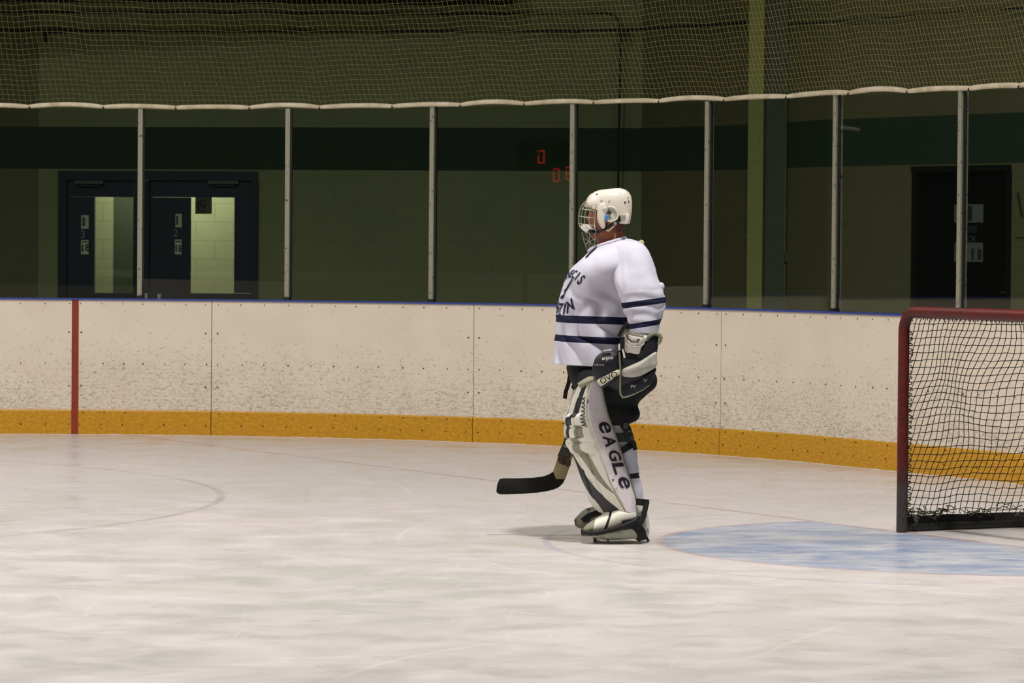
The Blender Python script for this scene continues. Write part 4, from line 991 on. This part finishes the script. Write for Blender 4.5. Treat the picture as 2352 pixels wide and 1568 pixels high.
# --- socks, knee straps
SOCK = [(1385, 968, 1445, 966, .08, .01), (1388, 985, 1447, 985, .078, .01), (1398, 1010, 1456, 1008, .076, .0), (1405, 1030, 1460, 1030, .074, -.005), (1412, 1060, 1465, 1058, .072, -.01), (1420, 1086, 1469, 1082, .07, -.02), (1424, 1099, 1470, 1096, .069, -.02), (1432, 1125, 1475, 1122, .066, -.03), (1438, 1152, 1478, 1150, .06, -.04)]
def kmat(v, q): return 2 if v < 1.3 else 3 if v < 2.15 else 1 if 5.02 < v < 5.98 else 0
mb = loft_px(SOCK, 40, 10, 2.2, mat_fn=kmat, disp=lambda p, v, q: folds(p, .006, (1, 0, .5), 14)); sock = mb.build('sock', [M_SOCK, M_BLACK, plain('knee_pad_grey', (176, 178, 166), .7), plain('knee_strap_slate', (58, 62, 72), .7)], goalie, angle=60)
mb = loft_px(farleg(SOCK, -4, .40), 32, 6, 2.2, mat_fn=kmat); mb.build('sock', [M_SOCK, M_BLACK, M_PADG, M_PADB], goalie, angle=60)
mb = MB(); mb.strap([PX(1416, 1043, -.10), PX(1428, 1035, -.105), PX(1441, 1027, -.10), PX(1452, 1020, -.07), PX(1458, 1014, -.03)], (-.5, 0, 1), .034, .006)
mb.strap([PX(1436, 968, -.09), PX(1443, 985, -.085), PX(1450, 1005, -.075), PX(1457, 1024, -.07), PX(1460, 1033, -.07)], (1, 0, .35), .022, .008)
mb.strap([PX(1425, 962, -.10), PX(1440, 985, -.10), PX(1448, 1010, -.09)], (1, .2, .3), .045, .006)
mb.build('knee_strap', M_BLACK, lp, smooth=False)
mb = MB(); mb.box(PX(1452, 1005, -.09), (.018, .01, .02)); mb.box(PX(1447, 990, -.10), (.02, .01, .012)); mb.box(PX(1437, 977, -.11), (.024, .01, .03)); mb.build('buckle', plain('buckle_grey', (48, 54, 60), .4), lp)

# --- skates
def skate(dx, sc, dd, name_parent):
    def q(x, y, d): return PX((x - 1425) * sc + 1425 + dx, (y - 1247) * sc + gy, d + dd)
    gy = project((PX(1425, 800, dd - .075).x, D0 + dd - .075, 0))[1]
    mk = lambda st: [((a - 1425) * sc + 1425 + dx, (b - 1247) * sc + gy, (c - 1425) * sc + 1425 + dx, (d - 1247) * sc + gy, e, f + dd) for a, b, c, d, e, f in st]
    boot = loft_px(mk([(1442, 1152, 1480, 1156, .05, -.06), (1446, 1170, 1486, 1172, .05, -.065), (1448, 1185, 1490, 1190, .05, -.07), (1440, 1205, 1492, 1208, .048, -.075), (1410, 1226, 1491, 1226, .042, -.075), (1400, 1232, 1488, 1232, .035, -.075)]), 28, 5, 2.3)
    b = boot.build('skate', M_SKATE, goalie); b['label'] = 'white goalie skate'
    mb = loft_px(mk([(1362, 1222, 1362, 1232, .03, -.075), (1372, 1220, 1372, 1237, .04, -.075), (1400, 1218, 1402, 1240, .044, -.075), (1440, 1220, 1440, 1238, .04, -.075), (1470, 1216, 1474, 1236, .034, -.075)]), 24, 5, 2.6); mb.build('cowling', M_SKATE, b)
    mb = loft_px(mk([(1480, 1196, 1484, 1214, .03, -.075), (1487, 1199, 1489, 1226, .034, -.075), (1491, 1206, 1492, 1222, .02, -.075)]), 20, 5, 2.2); mb.build('heel_guard', M_CUFF, b)
    mb = MB()
    for pl in (((1374, 1238), (1366, 1241), (1364, 1246), (1374, 1246.6), (1470, 1246.6), (1490, 1246), (1490, 1243), (1480, 1242.5), (1380, 1242.5)),):
        fr = [q(x, y, -.077) for x, y in pl]; bk = [q(x, y, -.073) for x, y in pl]; n = len(pl)
        mb.add(fr + bk, [tuple(range(n)), tuple(range(2 * n - 1, n - 1, -1))] + [(i, (i + 1) % n, n + (i + 1) % n, n + i) for i in range(n)])
    mb.build('blade', M_BLADE, b, smooth=False)
    mb = MB()
    for (x0, y0), (x1, y1), w in (((1366, 1230), (1367, 1245), .018), ((1478, 1222), (1490, 1244), .016), ((1455, 1232), (1470, 1243), .012), ((1395, 1238), (1397, 1243), .01)):
        mb.strap([q(x0, y0, -.075), q(x1, y1, -.075)], (1, 0, 0), w, .012)
    mb.build('blade_post', plain('holder_dark', (64, 62, 50), .5), b, smooth=False)
    return b, q
sk, sq = skate(0, 1, 0, None)
mb = MB()
def strp(pts, up, w, th, d): mb.strap([PX(x, y, d + e) for x, y, e in pts], up, w, th)
mb.tube([PX(1338, 1221, -.12), PX(1352, 1224, -.165), PX(1372, 1224, -.182), PX(1395, 1219, -.187), PX(1412, 1215, -.187), PX(1430, 1209, -.185), PX(1446, 1203, -.17), PX(1462, 1195, -.15)], [.010, .012, .014, .013, .014, .015, .018, .02], 10)
mb.build('toe_strap', M_BLACK, lp)['label'] = 'black strap under the boot flap'
mb = MB(); strp([(1486, 1152, 0), (1482, 1168, -.01), (1478, 1186, -.02), (1470, 1204, -.03), (1464, 1216, -.03)], (1, 0, .2), .028, .008, -.135); strp([(1462, 1152, -.0), (1474, 1153, -.015), (1489, 1155, .01)], (0, 0, 1), .036, .012, -.125)
mb.build('ankle_strap', M_BLACK, lp, smooth=False)
mb = MB(); strp([(1430, 1207, -.01), (1448, 1203, 0), (1462, 1208, .01), (1473, 1222, .02), (1476, 1240, .03)], (.4, 0, 1), .05, .01, -.17); strp([(1440, 1206, .0), (1452, 1196, .01), (1462, 1184, .03)], (1, 0, .4), .05, .012, -.165); mb.build('heel_strap', M_BLACK, lp, smooth=False)
fsk, fq = skate(-30, .972, .53, None); fsk['label'] = 'far goalie skate hidden behind the near one'

# --- helmet
def helm(az, t, off=0.0):
    """azimuth 0 = front, pi/2 = near side; t 0 crown .. 1 rim"""
    deg = abs(math.degrees(math.atan2(math.sin(az), math.cos(az))))
    rim = interp(deg, [0, 30, 62, 80, 95, 112, 124, 140, 180], [.045, .036, .014, -.004, -.008, -.03, -.066, -.078, -.078])
    top = .126; z = top + (rim - top) * t
    zz = (z - .0) / top; zz = min(max(zz, -.75), 1)
    r = ((1 - abs(zz) ** 3.8) ** (1 / 2.75) if math.cos(az) > 0 else (1 - abs(zz) ** 3.5) ** (1 / 2.6)) if zz > 0 else 1 - .10 * zz * zz
    f, s = sup(az, 2.25)
    a = .133 if f > 0 else .126 - .012 * max(0, -zz); ridge = .0028 * math.exp(-((abs(math.degrees(az) % 360 - 180) - 150) / 9) ** 2) if .2 < t < .9 else 0
    lip = .003 * math.exp(-((z - .058) / .010) ** 2) * (deg < 75)
    return head_pt(f * (a * r + off + ridge + lip) - .002, s * (.107 * r + off + ridge), z + off * max(0, zz))
NA, NT_ = 72, 26
mb = MB(); rings = [[helm(k * 2 * PI / NA, .02 + .98 * i / NT_) for k in range(NA)] for i in range(NT_ + 1)]
inner = [[helm(k * 2 * PI / NA, .02 + .98 * i / NT_, -.012) for k in range(NA)] for i in range(NT_, -1, -6)]
mb.rings(rings + inner, 0, True); helmet = mb.build('helmet', M_HELM, goalie, angle=50); helmet['label'] = 'white hockey helmet'
M_HOLE = plain('vent_dark', (44, 22, 16), .9)
def on_helm(px, py):
    """nearest shell point under a pixel on the near side"""
    best = None
    for i in range(60):
        for j in range(30):
            az = PI * (.02 + .96 * i / 59); p = helm(az, j / 29); x, y = project(p); e = (x - px) ** 2 + (y - py) ** 2
            if best is None or e < best[0]: best = (e, az, j / 29)
    return best[1], best[2]
for px, py, rx, rz in ((1370.5, 446.5, .0048, .0042), (1362, 443.5, .0034, .003), (1435.5, 464, .0062, .0052), (1443, 463.5, .0036, .007), (1442, 455, .0022, .006)):
    az, t = on_helm(px, py); p = helm(az, t); mb = MB(); mb.ellipsoid(p, (rx, -rx * .4, 0), (.001, .004, 0), (0, 0, rz), 12, 8); mb.build('vent_hole', M_HOLE, helmet)
for px, py in ((1382, 461), (1398, 461.5)):
    az, t = on_helm(px, py); p = helm(az, t, .002); mb = MB(); mb.ellipsoid(p, (.005, 0, 0), (0, .004, 0), (0, 0, .005), 12, 8); mb.build('rivet', M_STEEL, helmet)
# side plate of the cage, ear loop, sticker, straps (near side), mirrored plate on the far side
def plate(poly, d, th, mat, name, parent, bulge=0.0):
    n = len(poly); c = (sum(p[0] for p in poly) / n, sum(p[1] for p in poly) / n); mb = MB(); R = []
    for k, off in ((1.0, th / 2), (1.0, -th / 2 * .4), (.94, -th / 2), (.6, -th / 2 - bulge * .7), (.25, -th / 2 - bulge)):
        R.append([PX(c[0] + (x - c[0]) * k, c[1] + (y - c[1]) * k, d + off) for x, y in poly])
    mb.rings(R); return mb.build(name, mat, parent, angle=55)
def dense_poly(poly, n=6): return [p for _, p in catmull(list(poly) + [poly[0]], n)[:-1]]
NS = HD - .112
plate(dense_poly([(1377, 466), (1373, 480), (1371.5, 497), (1374, 510), (1379, 520), (1384, 525), (1389.5, 522), (1391, 505), (1392, 490), (1394, 478), (1390, 467)]), NS, .012, M_HELM, 'cage_side_plate', helmet, .003)
clear = NT('ear_plastic'); clear = clear.bsdf(lin((226, 222, 206)), .15, 0, .5, Alpha=.8)
mb = MB(); mb.tube([PX(1403 + 16 * math.cos(a) + 1.5 * math.sin(a), 492 + 17 * math.sin(a), NS + .002) for a in [k * PI / 14 for k in range(28)]], .0055, 8, closed=True); mb.build('ear_loop', plain('ear_loop_pale', (206, 202, 186), .3), helmet)
plate(dense_poly([(1397, 478), (1409, 478), (1417, 488), (1417, 499), (1408, 508), (1396, 509), (1388, 500), (1388, 486)]), NS + .008, .004, clear, 'ear_guard', helmet)
mb = MB(); mb.ellipsoid(PX(1389, 482.5, NS - .004), (.017, 0, 0), (0, .008, 0), (0, 0, .017), 20, 10); mb.build('cage_hinge', plain('hinge_silver', (200, 198, 186), .25, .3), helmet)
plate(dense_poly([(1390.5, 493), (1398.5, 494), (1398, 503), (1394, 506.5), (1388.5, 502)], 3), NS - .012, .004, plain('sticker_blue', (66, 138, 190), .4), 'sticker', helmet)
plate(dense_poly([(1395, 484), (1401, 483.5), (1405, 490), (1399, 492), (1394.5, 489)], 3), NS - .001, .003, plain('ear_hole_dark', (58, 48, 34), .8), 'ear_opening', helmet)
plate(dense_poly([(1389, 513), (1395, 512), (1395, 517), (1390, 519)], 3), NS + .003, .003, bpy.data.materials['ear_hole_dark'], 'ear_opening', helmet)
plate(dense_poly([(1400, 500), (1403, 500), (1403, 504), (1400, 504)], 3), NS + .001, .003, plain('rivet_tan', (160, 128, 86), .5), 'ear_rivet', helmet)
mb = MB(); mb.strap([PX(1438, 496, NS + .012), PX(1430, 500, NS + .006), PX(1420, 508, NS), PX(1410, 512, NS - .001), PX(1402, 518, NS), PX(1388, 526, NS + .006), PX(1378, 531, NS + .02), PX(1369, 534, NS + .05)], [Vector((.5, 0, 1))] * 8, .016, .004); mb.build('chin_strap', M_BLACK, helmet, smooth=False)
mb = MB(); mb.box(PX(1431, 499, NS), (.026, .008, .022)); mb.box(PX(1413, 513, NS - .004), (.016, .008, .014)); mb.build('strap_buckle', plain('buckle_pale', (150, 150, 136), .4), helmet)
mb = MB(); mb.tube([PX(1412, 517, NS), PX(1405, 524, NS), PX(1397, 531, NS), PX(1393, 528, NS)], .0035, 6); mb.build('strap_end', plain('strap_pale', (192, 188, 168), .5), helmet)
plate(dense_poly([(1428, 498), (1446, 490), (1441, 513), (1421, 511.5)], 4), NS + .03, .05, M_HELM, 'nape_lobe', helmet, .004)
# cage
def cg(az, y):
    a = interp(y, [464, 472, 480, 490, 500, 512, 520, 527, 531], [.100, .118, .127, .133, .137, .136, .131, .118, .104]); b = interp(y, [464, 500, 520, 531], [.100, .105, .098, .07])
    c = PX(1386, y + math.cos(az) * -1.0, HD); return c + Vector((-a * math.cos(az), -b * math.sin(az), -.012 * abs(math.sin(az))))
mb = MB(); AZ = [-1.25 + 2.5 * k / 32 for k in range(33)]
for y, r in ((465, .0045), (479, .0021), (496, .0021), (513, .0021), (531, .0042)): mb.tube([cg(a, y) for a in AZ], r, 6)
for az in (-1.2, -.96, -.72, -.48, -.24, 0, .24, .48, .72, .96, 1.2): mb.tube([cg(az, y) for y in (465, 472, 480, 488, 496, 504, 513, 522, 531)], .0021 if abs(az) < 1.1 else .0038, 6)
mb.build('face_cage', M_STEEL, helmet)['label'] = 'silver wire cage'
cc_ = PX(1352, 525, HD); mb = MB(); mb.ellipsoid(cc_ + Vector((0, -.012, 0)), (.044, 0, -.012), (0, .06, 0), (.006, 0, .021), 24, 14); mb.build('chin_cup', plain('chin_cup_white', (236, 230, 222), .12, 0, .7), helmet)
mb = MB(); mb.ellipsoid(PX(1359, 531, HD - .03), (.028, 0, -.006), (0, .05, 0), (0, 0, .013), 20, 10); mb.build('chin_pad', M_BLACK, helmet)
mb = MB(); mb.ellipsoid(PX(1366, 519, HD - .09), (.005, 0, 0), (0, .006, 0), (0, 0, .009)); mb.build('cup_clip', M_CUFF, helmet)
# throat guard hanging from the cage
def tg(u, v): return PX(1337 + u * 30 + v * 10, 533 + v * 42 + u * 3 + (1 - u) * 2 * v, HD - .075 + .05 * (1 - u))
mb = MB(); out = [tg(0, 0), tg(0, .5), tg(.12, 1), tg(.5, .95), tg(.85, .45), tg(1, 0)]
mb.tube(out, .0028, 6)
for (a, b), (c, d) in (((.25, 0), (.55, .9)), ((.6, 0), (.2, .95)), ((.9, .3), (.08, .6)), ((.05, .3), (.7, .65)), ((.45, 0), (.85, .4)), ((.02, .75), (.5, .3))): mb.tube([tg(a, b), tg((a + c) / 2, (b + d) / 2), tg(c, d)], .0022, 6)
mb.build('throat_guard', plain('throat_guard_wire', (158, 156, 134), .35, .2), helmet)

# --- catching glove
def gz(X, Y): return (1340 + X / 8.255, 740 + Y / 8.255)
def gpoly(pts, n=4): return dense_poly([gz(*p) for p in pts], n)
mb = loft_px([(1440, 762, 1512, 766, .06, -.13), (1425, 790, 1512, 792, .075, -.15), (1385, 820, 1508, 818, .085, -.165), (1366, 848, 1506, 845, .09, -.17), (1376, 872, 1502, 866, .085, -.17), (1405, 892, 1485, 888, .07, -.165), (1425, 908, 1455, 906, .03, -.16)], 44, 8, 2.3)
glove = mb.build('catching_glove', M_GLV, goalie); glove['label'] = 'dark catching glove with pale bands on the near hand'
GD = -.245
plate(gpoly([(780, 140), (900, 190), (1150, 240), (1230, 270), (1180, 360), (1100, 490), (1050, 610), (900, 585), (795, 550), (765, 300)]), GD + .01, .03, M_CUFF, 'cuff', glove, .012)
plate(gpoly([(1390, 235), (1300, 270), (1190, 400), (1060, 610), (860, 560), (790, 560), (765, 720), (720, 880), (1100, 715), (1375, 550), (1400, 400), (1430, 290)]), GD + .02, .03, M_GLV, 'wrist_strap', glove, .006)
plate(gpoly([(705, 950), (735, 885), (900, 810), (1100, 722), (1365, 560), (1392, 690), (1385, 830), (1200, 960), (1000, 1040), (800, 1045), (725, 1015)]), GD, .03, M_GLVW, 'thumb_band', glove, .022)
plate(gpoly([(720, 1040), (950, 1062), (1200, 1000), (1380, 870), (1335, 1020), (1265, 1190), (1100, 1300), (860, 1412), (745, 1430), (700, 1370), (695, 1200)]), GD + .02, .03, M_GLV, 'palm_panel', glove, .012)
plate(gpoly([(700, 520), (600, 545), (380, 560), (245, 650), (185, 790), (168, 900), (190, 1010), (260, 1100), (330, 1200), (400, 1240), (690, 1050), (700, 860), (715, 700)]), GD + .01, .035, M_GLV, 'pocket', glove, .02)
plate([gz(*p) for p in ((255, 1105), (275, 1165), (330, 1215), (370, 1195), (520, 1095), (690, 985), (685, 900), (640, 898), (470, 985), (290, 1075))], GD - .022, .008, plain('strip_cream', (208, 202, 174), .5), 'label_strip', glove)
mb = MB(); mb.tube([PX(*gz(x, y), GD - .018) for x, y in ((680, 560), (690, 720), (695, 860), (700, 950), (698, 1080), (697, 1250), (702, 1360), (745, 1428), (830, 1415), (960, 1365), (1120, 1290), (1260, 1190))], [.0048] * 7 + [.0048, .004, .003, .002, .0015], 8); mb.build('piping', M_GLVG, glove)
mb = MB(); mb.tube([PX(*gz(x, y), GD) for x, y in ((1175, 300), (1230, 270), (1300, 225), (1370, 208), (1440, 240), (1472, 290), (1455, 360), (1420, 420))], [.005, .008, .009, .010, .011, .011, .009, .006], 8); mb.build('cuff_trim', M_GLVG, glove)
mb = MB(); mb.tube([PX(*gz(x, y), GD - .02) for x, y in ((735, 260), (760, 140), (800, 70), (815, 150), (790, 230))], .007, 8); mb.tube([PX(*gz(x, y), GD - .012) for x, y in ((785, 150), (900, 195), (1040, 220), (1150, 245))], .004, 6); mb.build('cuff_edge', M_GLVG, glove)
mb = MB(); mb.tube([PX(*gz(x, y), GD - .022) for x, y in ((800, 400), (860, 450), (980, 470), (1090, 450), (1160, 400))], .004, 6); mb.build('cuff_stitching', M_GLVW, glove)
mb = MB(); mb.tube([PX(*gz(x, y), GD - .026) for x, y in ((815, 240), (850, 310), (910, 365), (980, 380), (1050, 360))], .0035, 6); mb.ellipsoid(PX(*gz(1050, 330), GD - .024), (.007, 0, 0), (0, .003, 0), (0, 0, .004)); mb.ellipsoid(PX(*gz(965, 342), GD - .026), (.003, 0, 0), (0, .002, 0), (0, 0, .003)); mb.build('cuff_emblem', M_GLV, glove)
mb = MB(); mb.ellipsoid(PX(*gz(1035, 262), GD - .022), (.007, 0, 0), (0, .002, 0), (0, 0, .003)); mb.build('cuff_tag', plain('tag_orange', (190, 140, 96), .6), glove)
mb = MB(); mb.box(PX(*gz(737, 390), GD - .02), (.026, .012, .062)); mb.strap([PX(*gz(x, y), GD - .03) for x, y in ((665, 270), (720, 170), (800, 40), (850, 10))], (1, 0, .4), .02, .005); mb.strap([PX(*gz(835, 20), GD - .02), PX(*gz(845, 130), GD - .025)], (1, 0, 0), .02, .006); mb.build('wrist_buckle', M_BLACK, glove, smooth=False)
mb = MB(); mb.box(PX(*gz(680, 465), GD - .024), (.009, .006, .034)); mb.box(PX(*gz(455, 528), GD - .018), (.045, .006, .007), 0, (Vector((1, 0, .15)).normalized(), Vector((0, 1, 0)), Vector((-.15, 0, 1)).normalized())); mb.strap([PX(*gz(x, y), GD - .022) for x, y in ((745, 505), (765, 590), (780, 675))], (1, 0, 0), .01, .003); mb.build('strap_tab', M_CUFF, glove, smooth=False)
def glove_text(s, X, Y, w, ang, mat, d, name, bold=.02, hscale=1.0, size=None):
    vs, fs = text_geo(s, bold, .2); W = max(v.x for v in vs) - min(v.x for v in vs); k = w / 8.255 / W; c, sn = math.cos(ang), math.sin(ang); x0, y0 = gz(X, Y); mb = MB()
    mb.add([PX(x0 + (v.x * c - (v.y - .35) * hscale * sn) * k, y0 - (v.x * sn + (v.y - .35) * hscale * c) * k, d) for v in vs], fs); return mb.build(name, mat, glove, smooth=False, fix=False)
glove_text('OVO', 478, 1048, 350, math.radians(27), M_LETTER, GD - .030, 'label_lettering', .004, 1.0)
glove_text('erpro', 455, 672, 215, math.radians(6), M_CUFF, GD - .036, 'pocket_lettering', .03, 1.0)
glove_text('x8XV', 300, 805, 200, math.radians(-4), M_GLVW, GD - .036, 'pocket_lettering', .0, .6)
glove_text('PV', 945, 1215, 100, math.radians(4), M_GLVW, GD - .012, 'palm_lettering', .04, .9)
mb = MB(); mb.tube([PX(*gz(x, y), GD - .012) for x, y in ((1120, 1105), (1150, 1060), (1180, 1100), (1150, 1130), (1210, 1085))], .0022, 6); mb.build('palm_mark', M_GLVW, glove)

# --- blocker on the far hand
mb = MB(); bd = .36
poly = dense_poly([(1318, 836), (1330, 828), (1362, 828), (1385, 850), (1380, 905), (1350, 925), (1325, 918), (1316, 900), (1314, 860)], 4)
blk = plate(poly, bd, .06, M_BLACKC, 'blocker', goalie, .015); blk['label'] = 'black blocker glove on the far hand'
mb = MB(); mb.tube([PX(x, y, bd - .05) for x, y in ((1312, 838), (1313, 856), (1318, 878), (1323, 892), (1321, 898))], .004, 6); mb.build('blocker_cord', M_PADG, blk)
mb = MB(); mb.strap([PX(x, y, bd - .06) for x, y in ((1305, 842), (1309, 862), (1306, 880), (1300, 898), (1297, 915))], (1, 0, 0), .022, .01); mb.ellipsoid(PX(1317, 888, bd - .09), (.012, 0, 0), (0, .01, 0), (0, 0, .013)); mb.build('blocker_strap', M_BLACK, blk)
# thigh rise of the near pad
mb = loft_px([(1326, 880, 1336, 896, .06, -.08), (1338, 872, 1345, 888, .08, -.09), (1355, 864, 1360, 880, .085, -.10), (1370, 866, 1372, 878, .06, -.11)], 20, 5, 2.2); mb.build('thigh_rise', M_PADG, lp)

# ------------------------------------------------------------------ stick
SD = .33
stick = thing('goalie_stick', 'goalie stick with black taped blade held low in front of the leg pads', 'hockey stick', PX(1285, 1100, SD))
def prism(poly, d, th, mat, name, parent, bev=.004):
    n = len(poly); mb = MB(); c = (sum(p[0] for p in poly) / n, sum(p[1] for p in poly) / n); R = []
    for k, off in ((.0, th / 2), (1, th / 2 - bev), (1, -th / 2 + bev), (.0, -th / 2)):
        R.append([PX(*p, d + off) if k else PX(p[0] + (c[0] - p[0]) * .04, p[1] + (c[1] - p[1]) * .08, d + off) for p in poly])
    mb.rings(R); return mb.build(name, mat, parent, angle=40)
M_TAN = plain('stick_tan', (134, 124, 84), .45, 0, .4, .08, 20); M_TAPE = plain('tape_black', (26, 25, 22), .75, 0, .2, .2, 70)
paddle = [(1270, 1084), (1273, 1077), (1279, 1057), (1288, 1030), (1301, 992), (1330, 905), (1352, 838), (1360, 830), (1386, 838), (1384, 850), (1336, 990), (1322, 1030), (1314, 1052), (1307, 1076), (1298, 1101), (1277, 1101), (1270, 1086)]
prism(paddle, SD, .022, M_TAN, 'paddle', stick)
blade = [(1140, 1128), (1142, 1112), (1147, 1100), (1156, 1098), (1190, 1098), (1225, 1096.5), (1246, 1094), (1258, 1090), (1265, 1086.5), (1270, 1083), (1273, 1090), (1277.5, 1100.5), (1297.5, 1100.5), (1294, 1108), (1289, 1114), (1282, 1119.5), (1270, 1124.5), (1255, 1128), (1235, 1131), (1200, 1133.8), (1165, 1135), (1150, 1135), (1143, 1133)]
prism(blade, SD, .026, M_TAPE, 'blade', stick)
mb = MB(); a, b = PX(1371, 836, SD), PX(1471, 562, SD); d_ = (b - a).normalized(); mb.box((a + b) / 2, ((b - a).length, .02, .028), 0, (d_, Vector((0, 1, 0)), d_.cross(Vector((0, 1, 0))))); mb.build('shaft', M_TAN, stick, smooth=False)
mb = MB(); mb.ellipsoid(PX(1473, 558, SD), (.016, 0, 0), (0, .016, 0), (0, 0, .018)); mb.build('knob', plain('knob_tape', (196, 184, 142), .8), stick)
prism([(1280, 1047), (1284, 1038), (1291, 1022), (1299, 1002), (1304, 1000), (1309, 1020), (1313, 1041), (1310, 1052), (1300, 1049), (1288, 1050)], SD - .008, .012, plain('paddle_print_dark', (40, 36, 26), .5), 'paddle_print', stick, .001)
mb = MB()
def oval(cx, cy, rx, ry): return [PX(cx + rx * math.cos(k * PI / 12) + ry * .3 * math.sin(k * PI / 12), cy + ry * math.sin(k * PI / 12), SD - .017) for k in range(24)]
for cx, cy, rx, ry in ((1290, 1056, 8.5, 11), (1302, 1060, 8.5, 12)):
    c = PX(cx, cy, SD - .0135); r = oval(cx, cy, rx, ry); mb.rings([r, [c + (p - c) * .98 + Vector((0, .008, 0)) for p in r]])
mb.build('paddle_badge', plain('badge_dark', (52, 40, 26), .5, var=.3), stick)
mb = MB()
for cx, cy, rx, ry in ((1290, 1056, 6.2, 8.2), (1302, 1057, 5.8, 7)): mb.tube(oval(cx, cy, rx, ry), .003, 6, closed=True)
mb.build('badge_ring', worn('badge_orange', (96, 50, 28), (54, 36, 22), 90, .4, .6), stick)
mb = MB(); mb.strap([PX(1294, 1023, SD - .018), PX(1298, 1025, SD - .018), PX(1302, 1027, SD - .018)], (0, 0, 1), .008, .003); mb.build('print_dash', plain('print_grey', (130, 128, 108), .5), stick)
# ------------------------------------------------------------------ light
w = bpy.data.worlds.new('hall'); scene.world = w; w.use_nodes = True
w.node_tree.nodes['Background'].inputs[0].default_value = (.62, .66, .56, 1); w.node_tree.nodes['Background'].inputs[1].default_value = .05
def lamp(x, y, z, power, size=1.4, spread=150, color=(1, .97, .95)):
    l = bpy.data.lights.new('rink_light', 'AREA'); l.shape = 'DISK'; l.size = size; l.energy = power; l.color = color; l.spread = math.radians(spread)
    o = bpy.data.objects.new('rink_light', l); col.objects.link(o); o.location = (x, y, z)
LP = 300
lamp(1.75, 17.4, 8.5, 600, .65)
for x, y, k in ((-7, 17.5, 1.9), (-4.2, 24.5, 1.1), (-11, 23, 1.3), (-1.5, 9.5, .22), (-9, 9, .5), (-16, 16, 1.0), (5, 22.5, .45), (-5, 2, .12)):
    lamp(x, y, 8.5, LP * k, 1.2)
for x, y, p in ((-3.2, 12.5, 45), (1.6, 12.3, 45), (-6.5, 15.0, 25)):  # added out-of-view lamps brightening the near ice, spread narrowed to miss the goalie
    lamp(x, y, 8.5, p, .9, 76)
for x, y in ((-27, 1), (-36, -8), (-32, 10), (-22, -7), (-42, 0)):  # unseen lamps added to light the far boards mirrored in the glass
    lamp(x, y, 8.5, 520, 1.2)
